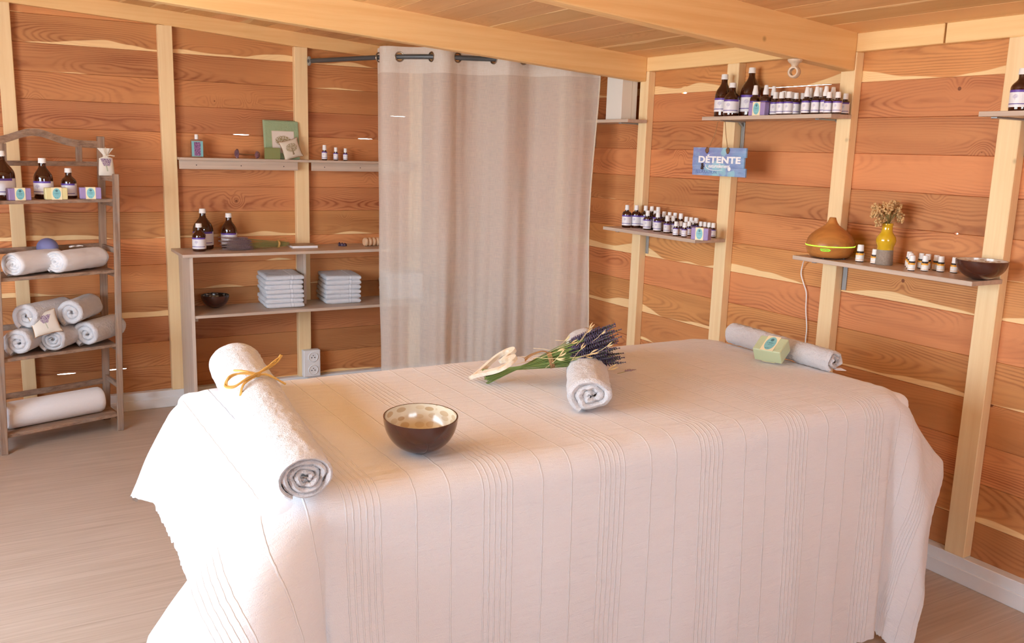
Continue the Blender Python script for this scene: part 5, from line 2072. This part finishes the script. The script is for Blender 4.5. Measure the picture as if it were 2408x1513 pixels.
def husk_mesh():
    mb = MB()
    for s in (-1, 1):
        mb.grid(8, 4, lambda u, v: (0.026 * u, s * (0.004 * math.sin(PI * u) * (v - 0.1) + 0.003 * u), 0.0035 * math.sin(PI * u) * (1 - (2 * v - 1) ** 2) + s * 0.003 * u), 0)
    mb.tube([(-0.05, 0, 0), (-0.02, 0, 0.002), (0, 0, 0)], 0.0006, 4)
    return mb.mesh('oat_ear', [M['oat']], True, 60)


hm = husk_mesh()
for i in range(26):
    q = rnd.uniform(0.36, 0.92)
    a = rnd.uniform(0.1, PI - 0.1) if i % 3 else rnd.uniform(-0.9, 0.5)
    rr = 0.030 + (q - 0.4) * 0.10
    h = bpy.data.objects.new('oat_ear', hm)
    COL.objects.link(h)
    h.parent = o
    h.location = (LB * q, rr * math.cos(a) * (-1 if i % 2 else 1) * 1.05, rr * 0.95 * math.sin(a))
    h.rotation_euler = (rnd.uniform(0, 6), rnd.uniform(-0.7, 0.3), rnd.uniform(-0.7, 0.7))
    s = rnd.uniform(0.8, 1.25)
    h.scale = (s, s, s)


def heart(t):
    x = 16 * math.sin(t) ** 3
    y = 13 * math.cos(t) - 5 * math.cos(2 * t) - 2 * math.cos(3 * t) - math.cos(4 * t)
    return x / 17.0, y / 17.0


def heart_mat():
    t = NT('worn_white_wood')
    tc = t.n('ShaderNodeTexCoord', out=3)
    n = t.noise(tc, 45.0, 3.0, 0.6)
    return t.done(t.bsdf(t.mix(t.mapr(n, 0.48, 0.75, 0, 0.8), lin((238, 228, 210)), lin((214, 176, 126))), 0.6))


b = MB()
NH = 64
outl = [heart(2 * PI * i / NH) for i in range(NH)]
w_ = 0.165
tk = 0.011
c_y = sum(q[1] for q in outl) / NH
inn = []
for i in range(NH):
    x0_, y0_ = outl[i - 1]
    x1_, y1_ = outl[(i + 1) % NH]
    nx, ny = (y1_ - y0_), -(x1_ - x0_)
    l = math.hypot(nx, ny) or 1
    s = -1
    cand = (outl[i][0] - s * nx / l * -0.21, outl[i][1] - s * ny / l * -0.21)
    inn.append(cand)
# make sure the offset goes inwards
if abs(inn[NH // 4][0]) > abs(outl[NH // 4][0]):
    inn = [(2 * o_[0] - i_[0], 2 * o_[1] - i_[1]) for o_, i_ in zip(outl, inn)]
inn = [(0.0 if i in (0, NH // 2) else q[0], q[1]) for i, q in enumerate(inn)]
for i in range(NH):
    if i < NH / 2 and inn[i][0] < 0 or i > NH / 2 and inn[i][0] > 0:
        inn[i] = (0.0, inn[i][1])
for (pts_, z) in ((outl, 0), (outl, tk), (inn, tk), (inn, 0)):
    for (hx, hy) in pts_:
        b.v.append((hy * w_ / 2, hx * w_ * 0.44, z))
for r in range(4):
    for i in range(NH):
        i2 = (i + 1) % NH
        r2 = (r + 1) % 4
        b.face((r * NH + i, r * NH + i2, r2 * NH + i2, r2 * NH + i))
tipP, lobP = Vector(on_z(1106, 894, TH + 0.006)), Vector(on_z(1216, 834, TH + 0.088))
ho = b.build('wooden_heart', heart_mat(), None, (0, 0, 0), (0, 0, 0), angle=50, bevel=0.002, seg=2)
ax = (lobP - tipP).normalized()
side = Vector((0, 0, 1)).cross(ax).normalized()
side = (side * math.cos(R(5)) + ax.cross(side) * math.sin(R(5))).normalized()
nrm = ax.cross(side)
sc_ = (lobP - tipP).length / (w_ * 0.85)
mid = tipP + ax * (w_ / 2 * sc_)
mt = Matrix.Identity(4)
for i in range(3):
    mt[i][0], mt[i][1], mt[i][2], mt[i][3] = ax[i], side[i], nrm[i], mid[i]
ho.matrix_world = mt
ho.scale = (sc_, sc_, 1.0)
tag(ho, 'whitewashed open wooden heart lying over the bouquet stems', 'heart ornament')

lx, ly = at(1452, 884, TH)
me = sprig_mesh(0.075, 0.045, 99, 0.004, 0.0045, True)
so = bpy.data.objects.new('lavender_sprig', me)
COL.objects.link(so)
so.location = (lx, ly, TT + 0.005)
so.rotation_euler = (0, 0, R(8))
tag(so, 'stray short lavender sprig lying on the cover right of the thick rolled towel', 'lavender')

# ------------------------------------------------------------------ light
w = bpy.data.worlds.new('world')
S.world = w
w.use_nodes = True
nt = w.node_tree
nt.nodes.clear()
wo = nt.nodes.new('ShaderNodeOutputWorld')
bg = nt.nodes.new('ShaderNodeBackground')
tc = nt.nodes.new('ShaderNodeTexCoord')
sp = nt.nodes.new('ShaderNodeSeparateXYZ')
rp = nt.nodes.new('ShaderNodeValToRGB')
nt.links.new(tc.outputs['Generated'], sp.inputs[0])
mr = nt.nodes.new('ShaderNodeMapRange')
mr.inputs[1].default_value = -1
mr.inputs[2].default_value = 1
nt.links.new(sp.outputs['Z'], mr.inputs[0])
nt.links.new(mr.outputs[0], rp.inputs[0])
e_ = rp.color_ramp.elements
e_[0].position, e_[0].color = 0.47, (0.78, 0.80, 0.80, 1)
e_[1].position, e_[1].color = 0.53, (0.76, 0.89, 1.0, 1)
x_ = rp.color_ramp.elements.new(0.85)
x_.color = (0.50, 0.74, 1.0, 1)
nt.links.new(rp.outputs[0], bg.inputs[0])
bg.inputs[1].default_value = 7.0
nt.links.new(bg.outputs[0], wo.inputs[0])


def portal(name, loc, rot, sx, sy):
    l = bpy.data.lights.new(name, 'AREA')
    l.shape = 'RECTANGLE'
    l.size, l.size_y = sx, sy
    l.cycles.is_portal = True
    ob = bpy.data.objects.new(name, l)
    COL.objects.link(ob)
    ob.location = loc
    ob.rotation_euler = rot


portal('side_window_portal', (XL - 0.06, (DY0 + DY1) / 2, (DZ0 + DZ1) / 2), (0, -PI / 2, 0), DZ1 - DZ0, DY1 - DY0)
portal('window_portal', ((WX0 + WX1) / 2, YF - 0.06, (WZ0 + WZ1) / 2), (PI / 2, 0, 0), WX1 - WX0, WZ1 - WZ0)

S.view_settings.view_transform = 'Standard'
S.view_settings.look = 'None'
S.view_settings.gamma = 1.0
S.view_settings.use_curve_mapping = False
S.view_settings.exposure = 1.24
try:
    S.cycles.use_denoising = True
    S.cycles.denoiser = 'OPENIMAGEDENOISE'
    S.cycles.max_bounces = 8
    S.cycles.diffuse_bounces = 5
    S.cycles.use_adaptive_sampling = True
    S.cycles.adaptive_min_samples = 14
    S.cycles.adaptive_threshold = 0.08
    S.cycles.transparent_max_bounces = 12
    S.cycles.caustics_reflective = False
    S.cycles.caustics_refractive = False
    S.cycles.sample_clamp_indirect = 8.0
except Exception as ex:
    print(ex)
